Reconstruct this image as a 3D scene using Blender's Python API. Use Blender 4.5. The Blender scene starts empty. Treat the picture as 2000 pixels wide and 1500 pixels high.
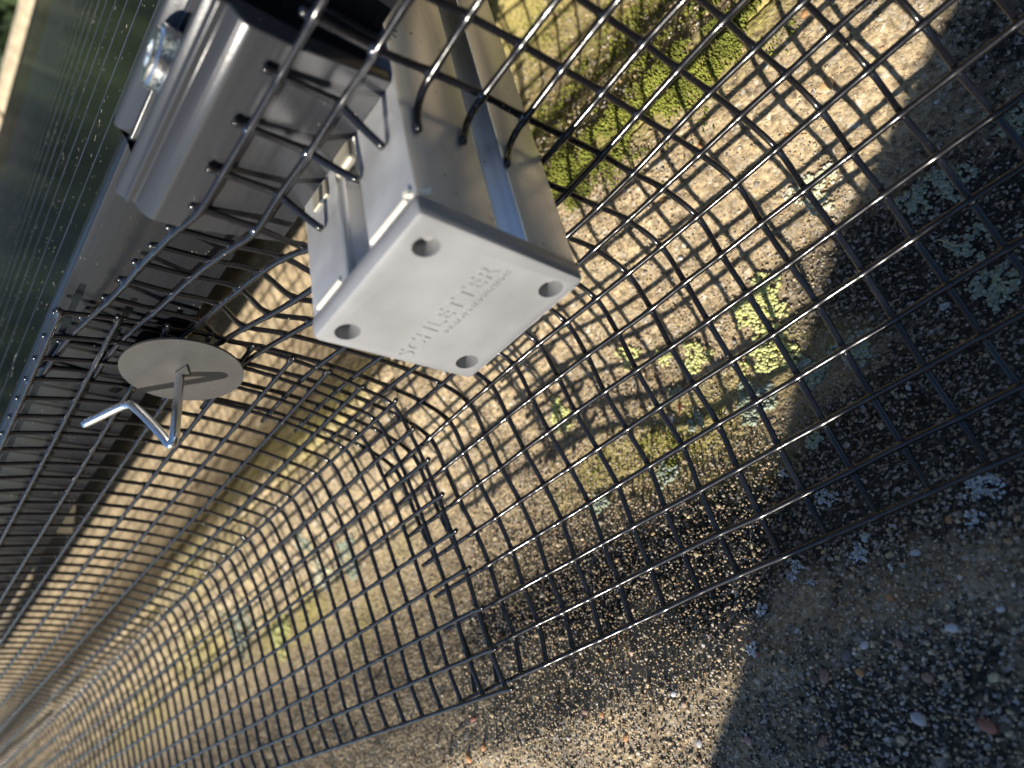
import bpy, bmesh, math, random
import numpy as np
from mathutils import Vector, Matrix

random.seed(7)
rng = np.random.default_rng(7)
MM = 0.001
scene = bpy.context.scene
C = scene.collection

# ------------------------------------------------------------------ camera
cam_data = bpy.data.cameras.new('camera')
cam = bpy.data.objects.new('camera', cam_data)
C.objects.link(cam)
right = Vector((-0.6269356, 0.2062044, -0.7512866))
down = Vector((0.5073171, 0.8399109, -0.1928184))
fwd = Vector((0.5912538, -0.5020253, -0.6311811))
cam.matrix_world = Matrix((
    (right.x, -down.x, -fwd.x, 0),
    (right.y, -down.y, -fwd.y, 0),
    (right.z, -down.z, -fwd.z, 0),
    (0, 0, 0, 1)))
cam_data.sensor_width = 36
cam_data.lens = 36 * 1383.6 / 2000
cam_data.clip_start = 0.004
cam_data.clip_end = 400
cam_data.dof.use_dof = True
cam_data.dof.focus_distance = 0.196
cam_data.dof.aperture_fstop = 11.5
cam_data.dof.aperture_blades = 6
scene.camera = cam

# ------------------------------------------------------------------ world and sun
SUN = Vector((0.2150, 0.8580, 0.4600)).normalized()
world = bpy.data.worlds.new('World')
scene.world = world
world.use_nodes = True
wn = world.node_tree
bg = wn.nodes['Background']
sky = wn.nodes.new('ShaderNodeTexSky')
sky.sky_type = 'NISHITA'
sky.sun_disc = False
sky.sun_elevation = math.asin(SUN.z)
sky.sun_rotation = math.atan2(SUN.x, SUN.y)
wn.links.new(sky.outputs['Color'], bg.inputs['Color'])
bg.inputs['Strength'].default_value = 0.105
sky.ozone_density = 3.0
sky.air_density = 1.0
sky.dust_density = 0.2
sun_data = bpy.data.lights.new('sun', 'SUN')
sun_data.energy = 5.0
sun_data.angle = math.radians(0.53)
sun_data.color = (1.0, 0.92, 0.78)
sun = bpy.data.objects.new('sun', sun_data)
C.objects.link(sun)
sun.rotation_euler = SUN.to_track_quat('Z', 'Y').to_euler()
sun.location = SUN * 8
vs = scene.view_settings
vs.view_transform = 'Standard'
vs.look = 'None'
vs.exposure = 0.80
vs.gamma = 1
vs.use_curve_mapping = False

# ------------------------------------------------------------------ helpers
def tag(o, label=None, cat=None, group=None, kind=None):
    if label: o['label'] = label
    if cat: o['category'] = cat
    if group: o['group'] = group
    if kind: o['kind'] = kind
    return o

def empty(name, loc=(0, 0, 0)):
    o = bpy.data.objects.new(name, None)
    o.empty_display_size = 0.01
    C.objects.link(o)
    o.location = loc
    return o

def link(name, me, mat=None, parent=None, at=None):
    o = bpy.data.objects.new(name, me)
    C.objects.link(o)
    if mat is not None and not me.materials:
        me.materials.append(mat)
    if parent is not None:
        o.parent = parent
        if parent.type == 'EMPTY' or True:
            o.matrix_parent_inverse = Matrix.Translation(parent_world(parent)).inverted()
    if at is not None:
        o.location = at
    return o

def parent_world(p):
    v = Vector(p.location)
    if p.parent is not None:
        # children use inverse matrices, so their location is already a world location
        return v
    return v

def mesh_np(name, verts, faces, smooth=True):
    me = bpy.data.meshes.new(name)
    verts = np.asarray(verts, dtype=np.float32)
    faces = np.asarray(faces, dtype=np.int32)
    n = faces.shape[1]
    me.vertices.add(len(verts)); me.vertices.foreach_set('co', verts.ravel())
    me.loops.add(faces.size); me.loops.foreach_set('vertex_index', faces.ravel())
    me.polygons.add(len(faces))
    me.polygons.foreach_set('loop_start', np.arange(0, faces.size, n, dtype=np.int32))
    me.polygons.foreach_set('loop_total', np.full(len(faces), n, dtype=np.int32))
    me.polygons.foreach_set('use_smooth', np.full(len(faces), smooth))
    me.update(calc_edges=True)
    me.validate()
    return me

def color_attr(me, cols, name='Col'):
    a = me.attributes.new(name, 'FLOAT_COLOR', 'POINT')
    c = np.ones((len(cols), 4), dtype=np.float32); c[:, :3] = cols
    a.data.foreach_set('color', c.ravel())

def float_attr(me, vals, name):
    a = me.attributes.new(name, 'FLOAT', 'POINT')
    a.data.foreach_set('value', np.asarray(vals, dtype=np.float32))

def prism(name, prof, axis, a0, a1, bevel=0.0, smooth=False, segs=2):
    """closed profile extruded along an axis; prof in mm: (y,z) for axis x, (x,z) for axis y"""
    bm = bmesh.new()
    def P(p, t):
        return (t, p[0], p[1]) if axis == 'x' else (p[0], t, p[1])
    v0 = [bm.verts.new(Vector(P(p, a0)) * MM) for p in prof]
    v1 = [bm.verts.new(Vector(P(p, a1)) * MM) for p in prof]
    n = len(prof)
    for i in range(n):
        bm.faces.new((v0[i], v0[(i + 1) % n], v1[(i + 1) % n], v1[i]))
    bm.faces.new(v0); bm.faces.new(v1)
    bmesh.ops.recalc_face_normals(bm, faces=bm.faces)
    if bevel:
        bmesh.ops.bevel(bm, geom=list(bm.edges), offset=bevel * MM, segments=segs, profile=0.5, affect='EDGES', clamp_overlap=True)
    ends = [f for f in bm.faces if len(f.verts) > 4]
    bmesh.ops.triangulate(bm, faces=ends)
    me = bpy.data.meshes.new(name)
    bm.to_mesh(me); bm.free()
    if smooth:
        for p in me.polygons: p.use_smooth = True
        try: me.set_sharp_from_angle(angle=math.radians(35))
        except Exception: pass
    return me

def box(name, lo, hi, bevel=0.3):
    return prism(name, [(lo[0], lo[2]), (hi[0], lo[2]), (hi[0], hi[2]), (lo[0], hi[2])], 'y', lo[1], hi[1], bevel)

def catmull(P, sub):
    P = np.asarray(P, float)
    Q = np.vstack([2 * P[0] - P[1], P, 2 * P[-1] - P[-2]])
    out = []
    for i in range(1, len(Q) - 2):
        p0, p1, p2, p3 = Q[i - 1], Q[i], Q[i + 1], Q[i + 2]
        for s in range(sub):
            t = s / sub
            out.append(0.5 * ((2 * p1) + (-p0 + p2) * t + (2 * p0 - 5 * p1 + 4 * p2 - p3) * t * t + (-p0 + 3 * p1 - 3 * p2 + p3) * t ** 3))
    out.append(P[-1])
    return np.array(out)

def tube(name, pts, rad, sides=8, cap=True, jitter=0.0):
    pts = np.asarray(pts, float)
    n = len(pts)
    rad = np.full(n, rad, float) if np.isscalar(rad) else np.asarray(rad, float)
    T = np.gradient(pts, axis=0)
    T /= np.linalg.norm(T, axis=1)[:, None] + 1e-12
    ref = np.array([0.31, 0.22, 0.93])
    if abs(T[0] @ ref) > 0.9: ref = np.array([0.93, 0.31, 0.2])
    A = np.zeros_like(pts)
    a = np.cross(T[0], ref); a /= np.linalg.norm(a)
    for i in range(n):
        a = a - (a @ T[i]) * T[i]; a /= np.linalg.norm(a)
        A[i] = a
    Bn = np.cross(T, A)
    ang = np.linspace(0, 2 * math.pi, sides, endpoint=False)
    ring = (A[:, None, :] * np.cos(ang)[None, :, None] + Bn[:, None, :] * np.sin(ang)[None, :, None])
    r = rad[:, None, None]
    if jitter:
        r = r * (1 + jitter * rng.standard_normal((n, sides, 1)))
    V = (pts[:, None, :] + ring * r).reshape(-1, 3) * MM
    i = np.arange(n - 1)[:, None] * sides
    k = np.arange(sides)[None, :]
    k2 = (k + 1) % sides
    F = np.stack([i + k, i + k2, i + sides + k2, i + sides + k], -1).reshape(-1, 4)
    if cap:
        nv = len(V)
        V = np.vstack([V, (pts[0] - T[0] * rad[0] * 0.45) * MM, (pts[-1] + T[-1] * rad[-1] * 0.45) * MM])
        c0 = [[nv, (j + 1) % sides, j, j] for j in range(sides)]
        b = (n - 1) * sides
        c1 = [[nv + 1, b + j, b + (j + 1) % sides, b + (j + 1) % sides] for j in range(sides)]
        me = bpy.data.meshes.new(name)
        faces = F.tolist() + [f[:3] for f in c0] + [f[:3] for f in c1]
        me.from_pydata(V.tolist(), [], faces)
        for p in me.polygons: p.use_smooth = True
        me.update()
        return me
    return mesh_np(name, V, F)

def vnoise(x, y, seed=0):
    """smooth value noise on arrays, -1..1"""
    xi = np.floor(x).astype(np.int64); yi = np.floor(y).astype(np.int64)
    xf = x - xi; yf = y - yi
    def h(a, b):
        n = (a * 374761393 + b * 668265263 + seed * 1442695041) & 0x7fffffff
        n = ((n ^ (n >> 13)) * 1274126177) & 0x7fffffff
        n = (n ^ (n >> 16)) & 0xffff
        return n / 32767.5 - 1
    u = xf * xf * (3 - 2 * xf); v = yf * yf * (3 - 2 * yf)
    return (h(xi, yi) * (1 - u) + h(xi + 1, yi) * u) * (1 - v) + (h(xi, yi + 1) * (1 - u) + h(xi + 1, yi + 1) * u) * v

def fbm(x, y, sc, octs=3, seed=0):
    s = 0; a = 1; t = 0
    for o in range(octs):
        s = s + a * vnoise(x / sc * 2 ** o, y / sc * 2 ** o, seed + o * 17); t += a; a *= 0.5
    return s / t

# ------------------------------------------------------------------ materials
def new_mat(name):
    m = bpy.data.materials.new(name); m.use_nodes = True
    nt = m.node_tree
    return m, nt, nt.nodes['Principled BSDF']

def N(nt, typ, **kw):
    n = nt.nodes.new(typ)
    for k, v in kw.items():
        if k in n.inputs: n.inputs[k].default_value = v
        else: setattr(n, k, v)
    return n

def ramp(nt, stops):
    n = nt.nodes.new('ShaderNodeValToRGB')
    cr = n.color_ramp
    while len(cr.elements) > 1: cr.elements.remove(cr.elements[-1])
    cr.elements[0].position = stops[0][0]; cr.elements[0].color = (*stops[0][1], 1)
    for p, c in stops[1:]:
        e = cr.elements.new(p); e.color = (*c, 1)
    return n

def mixc(nt, fac, a, b, blend='MIX'):
    n = nt.nodes.new('ShaderNodeMix'); n.data_type = 'RGBA'; n.blend_type = blend
    for sock, v in ((0, fac), (6, a), (7, b)):
        if hasattr(v, 'links') or isinstance(v, bpy.types.NodeSocket): nt.links.new(v, n.inputs[sock])
        elif sock == 0: n.inputs[0].default_value = v
        else: n.inputs[sock].default_value = (*v, 1)
    return n.outputs[2]

def metal_mat(name, col, rough, metallic=1.0, var=0.2, speck=None, speck_col=(0.02, 0.018, 0.015), speck_scale=900, streak=None, bump=0.02, bscale=1500, speck_th=0.09, coat=0, spec=None):
    m, nt, b = new_mat(name)
    tc = N(nt, 'ShaderNodeTexCoord')
    base = col
    n1 = N(nt, 'ShaderNodeTexNoise', Scale=60.0, Detail=6.0)
    nt.links.new(tc.outputs['Object'], n1.inputs['Vector'])
    if streak:
        mp = N(nt, 'ShaderNodeMapping'); mp.inputs['Scale'].default_value = streak
        nt.links.new(tc.outputs['Object'], mp.inputs['Vector'])
        ns = N(nt, 'ShaderNodeTexNoise', Scale=1.0, Detail=5.0, Roughness=0.7)
        nt.links.new(mp.outputs[0], ns.inputs['Vector'])
        src = ns.outputs['Fac']
    else:
        src = n1.outputs['Fac']
    r1 = ramp(nt, [(0.25, tuple(c * (1 - var) for c in col)), (0.75, tuple(min(1, c * (1 + var)) for c in col))])
    nt.links.new(src, r1.inputs[0])
    colout = r1.outputs[0]
    mr = N(nt, 'ShaderNodeMapRange'); mr.inputs[1].default_value = 0.3; mr.inputs[2].default_value = 0.7
    mr.inputs[3].default_value = rough * (1 - var); mr.inputs[4].default_value = rough * (1 + var)
    nt.links.new(src, mr.inputs[0])
    rough_out = mr.outputs[0]
    if speck:
        v = N(nt, 'ShaderNodeTexVoronoi', Scale=speck_scale)
        nt.links.new(tc.outputs['Object'], v.inputs['Vector'])
        n2 = N(nt, 'ShaderNodeTexNoise', Scale=speck_scale * 0.21, Detail=2.0)
        nt.links.new(tc.outputs['Object'], n2.inputs['Vector'])
        mth = N(nt, 'ShaderNodeMath', operation='MULTIPLY'); nt.links.new(n2.outputs['Fac'], mth.inputs[0]); mth.inputs[1].default_value = speck
        lt = N(nt, 'ShaderNodeMath', operation='SUBTRACT'); nt.links.new(mth.outputs[0], lt.inputs[0]); lt.inputs[1].default_value = speck * 0.5
        lt2 = N(nt, 'ShaderNodeMath', operation='LESS_THAN'); nt.links.new(v.outputs['Distance'], lt2.inputs[0]); nt.links.new(lt.outputs[0], lt2.inputs[1])
        colout = mixc(nt, lt2.outputs[0], colout, speck_col)
        mm = N(nt, 'ShaderNodeMath', operation='SUBTRACT'); mm.inputs[0].default_value = 1.0; nt.links.new(lt2.outputs[0], mm.inputs[1])
        mm2 = N(nt, 'ShaderNodeMath', operation='MULTIPLY'); nt.links.new(mm.outputs[0], mm2.inputs[0]); mm2.inputs[1].default_value = metallic
        nt.links.new(mm2.outputs[0], b.inputs['Metallic'])
    else:
        b.inputs['Metallic'].default_value = metallic
    nt.links.new(colout, b.inputs['Base Color'])
    nt.links.new(rough_out, b.inputs['Roughness'])
    nb = N(nt, 'ShaderNodeTexNoise', Scale=float(bscale), Detail=3.0)
    nt.links.new(tc.outputs['Object'], nb.inputs['Vector'])
    bp = N(nt, 'ShaderNodeBump', Strength=bump, Distance=0.0004)
    nt.links.new(nb.outputs['Fac'], bp.inputs['Height'])
    nt.links.new(bp.outputs[0], b.inputs['Normal'])
    if spec is not None: b.inputs['Specular IOR Level'].default_value = spec
    if coat: b.inputs['Coat Weight'].default_value = coat; b.inputs['Coat Roughness'].default_value = 0.16
    return m

mat_wire = metal_mat('black_coated_wire', (0.005, 0.005, 0.007), 0.45, metallic=0.0, coat=1.0, spec=0.1, bump=0.35, bscale=900, speck=0.5, speck_col=(0.25, 0.22, 0.16), speck_scale=420)
mat_bead = metal_mat('weld_glint_bead', (0.006, 0.006, 0.008), 0.11, metallic=0.0, spec=1.0, bump=0.0, coat=1.0)
mat_bead.node_tree.nodes['Principled BSDF'].inputs['IOR'].default_value = 1.9
mat_rail = metal_mat('mill_finish_aluminium', (0.82, 0.82, 0.82), 0.26, metallic=0.72, var=0.05, speck=1.0, speck_scale=520, streak=(700, 25, 700), bump=0.03)
mat_lip = metal_mat('sun_toned_aluminium', (0.40, 0.405, 0.42), 0.50, metallic=0.6, bump=0.22, bscale=420, speck=0.25, speck_scale=500)  # copy of the rail aluminium with its tone set for sunlight
mat_ridge = metal_mat('sky_toned_ridge', (0.80, 0.81, 0.84), 0.42, var=0.12, streak=(700, 20, 700), speck=0.6, speck_scale=520)  # strip toned and roughened to stand in for the sky reflection
mat_clamp = metal_mat('grey_anodised_aluminium', (0.034, 0.036, 0.042), 0.25, metallic=0.22, spec=0.45, var=0.12, speck=0.42, speck_col=(0.6, 0.55, 0.42), speck_scale=520, streak=(14, 700, 700), bump=0.05)
mat_frame = metal_mat('black_anodised_aluminium', (0.011, 0.012, 0.015), 0.30, metallic=0.0, spec=0.22, var=0.18, speck=0.6, speck_col=(0.55, 0.5, 0.4), speck_scale=900, streak=(9, 260, 260), bump=0.10)
mat_steel = metal_mat('stainless_steel', (0.085, 0.084, 0.084), 0.26, metallic=0.4, spec=0.4, var=0.15, bump=0.05, streak=(60, 60, 60), speck=0.3, speck_scale=700)
mat_bolt = metal_mat('bright_steel_bolt', (0.80, 0.80, 0.80), 0.22, bump=0.5, bscale=900, speck=0.5, speck_col=(0.16, 0.10, 0.05), speck_scale=420)
mat_hook = metal_mat('galvanised_hook_wire', (0.82, 0.83, 0.86), 0.20, bump=0.08)
mat_cap = metal_mat('light_grey_cap', (0.225, 0.23, 0.243), 0.36, metallic=0.1, spec=0.4, var=0.16, bump=0.16, bscale=500, speck=0.3, speck_col=(0.25, 0.23, 0.2), speck_scale=380)
mat_burr = metal_mat('pale_moulding_flash', (0.75, 0.70, 0.58), 0.5, metallic=0.0, bump=0.2)

# glass with dust and very dark cells
mat_glass, nt, b = new_mat('dark_module_glass')
tc = N(nt, 'ShaderNodeTexCoord')
v = N(nt, 'ShaderNodeTexVoronoi', Scale=330.0); nt.links.new(tc.outputs['Object'], v.inputs['Vector'])
n2 = N(nt, 'ShaderNodeTexNoise', Scale=75.0, Detail=2.0); nt.links.new(tc.outputs['Object'], n2.inputs['Vector'])
ma = N(nt, 'ShaderNodeMath', operation='MULTIPLY_ADD'); nt.links.new(n2.outputs['Fac'], ma.inputs[0]); ma.inputs[1].default_value = 0.85; ma.inputs[2].default_value = -0.375
lt = N(nt, 'ShaderNodeMath', operation='LESS_THAN'); nt.links.new(v.outputs['Distance'], lt.inputs[0]); nt.links.new(ma.outputs[0], lt.inputs[1])
nd = N(nt, 'ShaderNodeTexNoise', Scale=2600.0, Detail=1.0); nt.links.new(tc.outputs['Object'], nd.inputs['Vector'])
rd = ramp(nt, [(0.60, (0.004, 0.006, 0.007)), (0.78, (0.07, 0.075, 0.08))]); nt.links.new(nd.outputs['Fac'], rd.inputs[0])
nt.links.new(mixc(nt, lt.outputs[0], rd.outputs[0], (0.42, 0.38, 0.30)), b.inputs['Base Color'])
rr = N(nt, 'ShaderNodeMapRange'); nt.links.new(lt.outputs[0], rr.inputs[0]); rr.inputs[3].default_value = 0.16; rr.inputs[4].default_value = 0.9
nt.links.new(rr.outputs[0], b.inputs['Roughness'])
b.inputs['IOR'].default_value = 1.3
bp = N(nt, 'ShaderNodeBump', Strength=0.02, Distance=0.0003); nt.links.new(nd.outputs['Fac'], bp.inputs['Height']); nt.links.new(bp.outputs[0], b.inputs['Normal'])
mat_ribbon = metal_mat('silver_ribbon', (0.07, 0.085, 0.12), 0.4, metallic=0.9)

def simple(name, col, rough=0.8, metallic=0.0):
    m, nt, b = new_mat(name)
    tc = N(nt, 'ShaderNodeTexCoord'); n1 = N(nt, 'ShaderNodeTexNoise', Scale=40.0, Detail=4.0)
    nt.links.new(tc.outputs['Object'], n1.inputs['Vector'])
    r1 = ramp(nt, [(0.3, tuple(c * 0.7 for c in col)), (0.7, tuple(min(1, c * 1.25) for c in col))]); nt.links.new(n1.outputs['Fac'], r1.inputs[0])
    nt.links.new(r1.outputs[0], b.inputs['Base Color'])
    b.inputs['Roughness'].default_value = rough; b.inputs['Metallic'].default_value = metallic
    return m

mat_black_plastic = simple('black_plastic', (0.006, 0.006, 0.007), 0.8)
mat_backsheet = simple('black_backsheet', (0.012, 0.012, 0.013), 0.7)
mat_under = simple('dark_underlay', (0.05, 0.045, 0.04), 0.95)

# concrete tile: colour by per-vertex masks, grain and relief by nodes
def tile_material():
    m, nt, b = new_mat('weathered_concrete_tile')
    tc = N(nt, 'ShaderNodeTexCoord')
    alg_shade = N(nt, 'ShaderNodeAttribute', attribute_name='algae_shade')
    film_light = N(nt, 'ShaderNodeAttribute', attribute_name='film_light')
    v1 = N(nt, 'ShaderNodeTexVoronoi', Scale=620.0); nt.links.new(tc.outputs['Object'], v1.inputs['Vector'])
    v2 = N(nt, 'ShaderNodeTexVoronoi', Scale=1250.0); nt.links.new(tc.outputs['Object'], v2.inputs['Vector'])
    nz = N(nt, 'ShaderNodeTexNoise', Scale=38.0, Detail=8.0, Roughness=0.65); nt.links.new(tc.outputs['Object'], nz.inputs['Vector'])
    nf = N(nt, 'ShaderNodeTexNoise', Scale=420.0, Detail=5.0, Roughness=0.7); nt.links.new(tc.outputs['Object'], nf.inputs['Vector'])
    sep = N(nt, 'ShaderNodeSeparateColor'); nt.links.new(v1.outputs['Color'], sep.inputs[0])
    grain = ramp(nt, [(0.0, (0.27, 0.215, 0.145)), (0.35, (0.42, 0.335, 0.22)), (0.6, (0.52, 0.41, 0.26)), (0.8, (0.40, 0.355, 0.28)), (0.93, (0.53, 0.42, 0.25)), (1.0, (0.60, 0.56, 0.50))])
    nt.links.new(sep.outputs[0], grain.inputs[0])
    big = ramp(nt, [(0.3, (0.66, 0.64, 0.62)), (0.55, (0.95, 0.93, 0.9)), (0.75, (1.1, 1.05, 0.95))]); nt.links.new(nz.outputs['Fac'], big.inputs[0])
    base = mixc(nt, 1.0, grain.outputs[0], big.outputs[0], 'MULTIPLY')
    fine = ramp(nt, [(0.36, (0.22, 0.20, 0.19)), (0.52, (1.0, 1.0, 1.0)), (0.75, (1.25, 1.2, 1.15))]); nt.links.new(nf.outputs['Fac'], fine.inputs[0])
    base = mixc(nt, 0.75, base, fine.outputs[0], 'MULTIPLY')
    # algae and painted-in shade: black-brown skin with pale grains showing through
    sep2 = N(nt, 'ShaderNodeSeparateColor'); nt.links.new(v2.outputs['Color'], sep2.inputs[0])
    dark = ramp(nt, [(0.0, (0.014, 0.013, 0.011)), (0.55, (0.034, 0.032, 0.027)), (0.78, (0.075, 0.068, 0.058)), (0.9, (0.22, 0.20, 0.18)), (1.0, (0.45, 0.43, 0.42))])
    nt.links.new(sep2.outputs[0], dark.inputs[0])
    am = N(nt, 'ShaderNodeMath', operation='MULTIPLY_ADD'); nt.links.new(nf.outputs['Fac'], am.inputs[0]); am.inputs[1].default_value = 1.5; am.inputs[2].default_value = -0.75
    aa = N(nt, 'ShaderNodeMath', operation='ADD'); nt.links.new(alg_shade.outputs['Fac'], aa.inputs[0]); nt.links.new(am.outputs[0], aa.inputs[1])
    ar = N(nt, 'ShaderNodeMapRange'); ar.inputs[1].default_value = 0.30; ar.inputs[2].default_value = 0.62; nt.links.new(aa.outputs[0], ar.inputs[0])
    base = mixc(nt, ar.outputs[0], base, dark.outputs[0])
    # painted sunlight and green film
    green = ramp(nt, [(0.3, (0.17, 0.155, 0.035)), (0.52, (0.37, 0.32, 0.095)), (0.8, (0.50, 0.43, 0.18))]); nt.links.new(nf.outputs['Fac'], green.inputs[0])
    fa = N(nt, 'ShaderNodeMath', operation='ADD'); nt.links.new(film_light.outputs['Fac'], fa.inputs[0]); nt.links.new(am.outputs[0], fa.inputs[1])
    fr = N(nt, 'ShaderNodeMapRange'); fr.inputs[1].default_value = 0.25; fr.inputs[2].default_value = 0.85; fr.inputs[4].default_value = 0.85; nt.links.new(fa.outputs[0], fr.inputs[0])
    base = mixc(nt, fr.outputs[0], base, green.outputs[0])
    nt.links.new(base, b.inputs['Base Color'])
    b.inputs['Roughness'].default_value = 0.88
    b.inputs['Specular IOR Level'].default_value = 0.3
    inv = N(nt, 'ShaderNodeMath', operation='MULTIPLY_ADD'); nt.links.new(v1.outputs['Distance'], inv.inputs[0]); inv.inputs[1].default_value = -0.9
    nt.links.new(nf.outputs['Fac'], inv.inputs[2])
    bp1 = N(nt, 'ShaderNodeBump', Strength=0.8, Distance=0.0007); nt.links.new(inv.outputs[0], bp1.inputs['Height'])
    inv2 = N(nt, 'ShaderNodeMath', operation='MULTIPLY'); nt.links.new(v2.outputs['Distance'], inv2.inputs[0]); inv2.inputs[1].default_value = -1.0
    bp2 = N(nt, 'ShaderNodeBump', Strength=0.5, Distance=0.0003); nt.links.new(inv2.outputs[0], bp2.inputs['Height']); nt.links.new(bp1.outputs[0], bp2.inputs['Normal'])
    nt.links.new(bp2.outputs[0], b.inputs['Normal'])
    return m
mat_tile = tile_material()

def attr_mat(name, rough=0.8, scale=900.0, bump=0.4, sss=0.0, amt=0.35):
    m, nt, b = new_mat(name)
    at = N(nt, 'ShaderNodeAttribute', attribute_name='Col')
    tc = N(nt, 'ShaderNodeTexCoord')
    n1 = N(nt, 'ShaderNodeTexNoise', Scale=scale, Detail=4.0); nt.links.new(tc.outputs['Object'], n1.inputs['Vector'])
    r = ramp(nt, [(0.3, (0.55, 0.55, 0.55)), (0.65, (1.15, 1.12, 1.08))]); nt.links.new(n1.outputs['Fac'], r.inputs[0])
    nt.links.new(mixc(nt, amt * 2, at.outputs['Color'], r.outputs[0], 'MULTIPLY'), b.inputs['Base Color'])
    b.inputs['Roughness'].default_value = rough
    b.inputs['Specular IOR Level'].default_value = 0.35
    bp = N(nt, 'ShaderNodeBump', Strength=bump, Distance=0.0003); nt.links.new(n1.outputs['Fac'], bp.inputs['Height']); nt.links.new(bp.outputs[0], b.inputs['Normal'])
    return m
mat_grit = attr_mat('aggregate_grains', 0.7, 700.0, 0.35)
mat_pebble = attr_mat('smooth_pebble', 0.55, 350.0, 0.25)
mat_lichen = attr_mat('crusty_lichen', 0.95, 1400.0, 0.6)
mat_moss = attr_mat('moss_tufts', 0.9, 1500.0, 0.5)

# ------------------------------------------------------------------ roof surface
U_ = np.array([-188, -163, -148, -133, -113, -90, -72, -57, -43, -28, -13, 0.])
Z_ = np.array([-169, -173, -178.5, -189, -197, -198, -196, -191.5, -186, -180, -174, -169.])
# rounded version of the tile section
_u = np.arange(-188, 0.01, 1.0); _z = np.interp(_u, U_, Z_)
_zz = np.concatenate([_z[:-1], _z[:-1], _z[:-1]]); _k = np.hanning(13); _k /= _k.sum()
_zs = np.convolve(_zz, _k, 'same')[188:188 * 2 + 1]
COURSE = 340.0; X0 = -103.0; COLW = 376.0; Y0 = -195.0; STEP = 9.0
def tile_z(x, y):
    u = np.mod(np.asarray(y, float) + 17, 188) - 188
    xs = np.mod(np.asarray(x, float) - X0, COURSE)
    return np.interp(u, _u, _zs) - STEP * (1 - xs / COURSE)

def blob(x, y, items):
    s = np.zeros_like(x)
    for cx, cy, rx, ry, w in items:
        s = np.maximum(s, w * np.exp(-(((x - cx) / rx) ** 2 + ((y - cy) / ry) ** 2)))
    return s
ALG_SHADE = [(150, -8, 120, 42, .34), (60, 2, 80, 42, .62), (150, 30, 160, 40, .35), (15, -95, 55, 45, 1.0), (40, -55, 55, 40, 1.0), (85, -52, 50, 24, 1.0), (140, -58, 60, 18, .85), (0, -20, 40, 30, .7), (-40, -120, 55, 60, .9), (110, -40, 40, 16, .8), (190, -60, 50, 15, .8), (50, -15, 45, 22, .55)]  # algal growth plus painted shade on the valley slope and between pebbles
FILM_LIGHT = [(0, -275, 170, 60, 1.0), (-80, -240, 90, 50, .8), (70, -225, 90, 26, .8), (95, -75, 40, 16, .5), (330, -100, 60, 30, .45), (500, -210, 200, 60, .5), (700, -130, 200, 40, .5), (118, -92, 32, 20, .95), (150, -100, 30, 18, .7), (80, -98, 26, 16, .7), (95, -205, 60, 16, 1.0), (40, -195, 50, 14, 1.0), (120, -262, 60, 42, .85), (60, -250, 60, 30, .6), (110, -330, 60, 40, .8), (330, -215, 90, 28, .9), (300, -125, 40, 15, .5), (420, -120, 80, 20, .75), (560, -140, 120, 24, .7), (430, -230, 160, 34, .7), (205, -75, 24, 14, .6), (150, -35, 20, 9, .35)]  # green film, plus lighter patches standing in for sunlight on the inner tile
def algae_shade_at(x, y):
    return np.clip(blob(x, y, ALG_SHADE) + 0.30 * fbm(x, y, 22, 3, 5), 0, 1)
def film_light_at(x, y):
    return np.clip(blob(x, y, FILM_LIGHT) + 0.28 * fbm(x, y, 16, 3, 9) - 0.02, 0, 1)

roof = box('roof', (-2200, -2600, -262), (2400, 760, -256), 0)
roof = link('roof', roof, mat_under)
tag(roof, kind='structure')

def tile_mesh(name, x0, y0, res, micro=True, seed=0):
    nx = int(round((COURSE + 3) / res)) + 1; ny = int(round((COLW - 1.2) / res)) + 1
    xs = np.linspace(x0 - 3, x0 + COURSE - 0.0, nx); ys = np.linspace(y0 + 0.6, y0 + COLW - 0.6, ny)
    X, Y = np.meshgrid(xs, ys, indexing='ij')
    xr = np.clip((X - x0) / COURSE, -0.01, 0.9999)
    u = np.mod(Y + 17, 188) - 188
    Z = np.interp(u, _u, _zs) - STEP * (1 - xr)
    # worn front edge and side joint
    Z = Z - 1.6 * np.exp(-(x0 + COURSE - X) / 2.2) - 1.2 * np.exp(-(Y - y0) / 2.0) - 1.2 * np.exp(-(y0 + COLW - Y) / 2.0)
    Z = Z + 0.9 * fbm(X, Y, 45, 3, seed)
    if micro:
        Z = Z + 0.38 * np.abs(vnoise(X / 2.1, Y / 2.1, seed + 3)) + 0.30 * vnoise(X / 1.1, Y / 1.1, seed + 5) + 0.45 * np.clip(fbm(X, Y, 7, 2, seed + 8), -1, .4)
    V = np.stack([X, Y, Z], -1).reshape(-1, 3)
    idx = np.arange(nx * ny).reshape(nx, ny)
    F = np.stack([idx[:-1, :-1], idx[1:, :-1], idx[1:, 1:], idx[:-1, 1:]], -1).reshape(-1, 4)
    # skirt all round
    border = np.concatenate([idx[0, :], idx[1:, -1], idx[-1, -2::-1], idx[-2:0:-1, 0]])
    Vs = V[border].copy(); Vs[:, 2] -= 13.0
    nb = len(border); off = len(V)
    ii = np.arange(nb); jj = (ii + 1) % nb
    Fs = np.stack([border[ii], border[jj], off + jj, off + ii], -1)
    V = np.vstack([V, Vs]); F = np.vstack([F, Fs])
    me = mesh_np(name, V * MM, F, True)
    a = algae_shade_at(V[:, 0], V[:, 1]); f = film_light_at(V[:, 0], V[:, 1])
    float_attr(me, a, 'algae_shade'); float_attr(me, f, 'film_light')
    me.materials.append(mat_tile)
    return me

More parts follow.
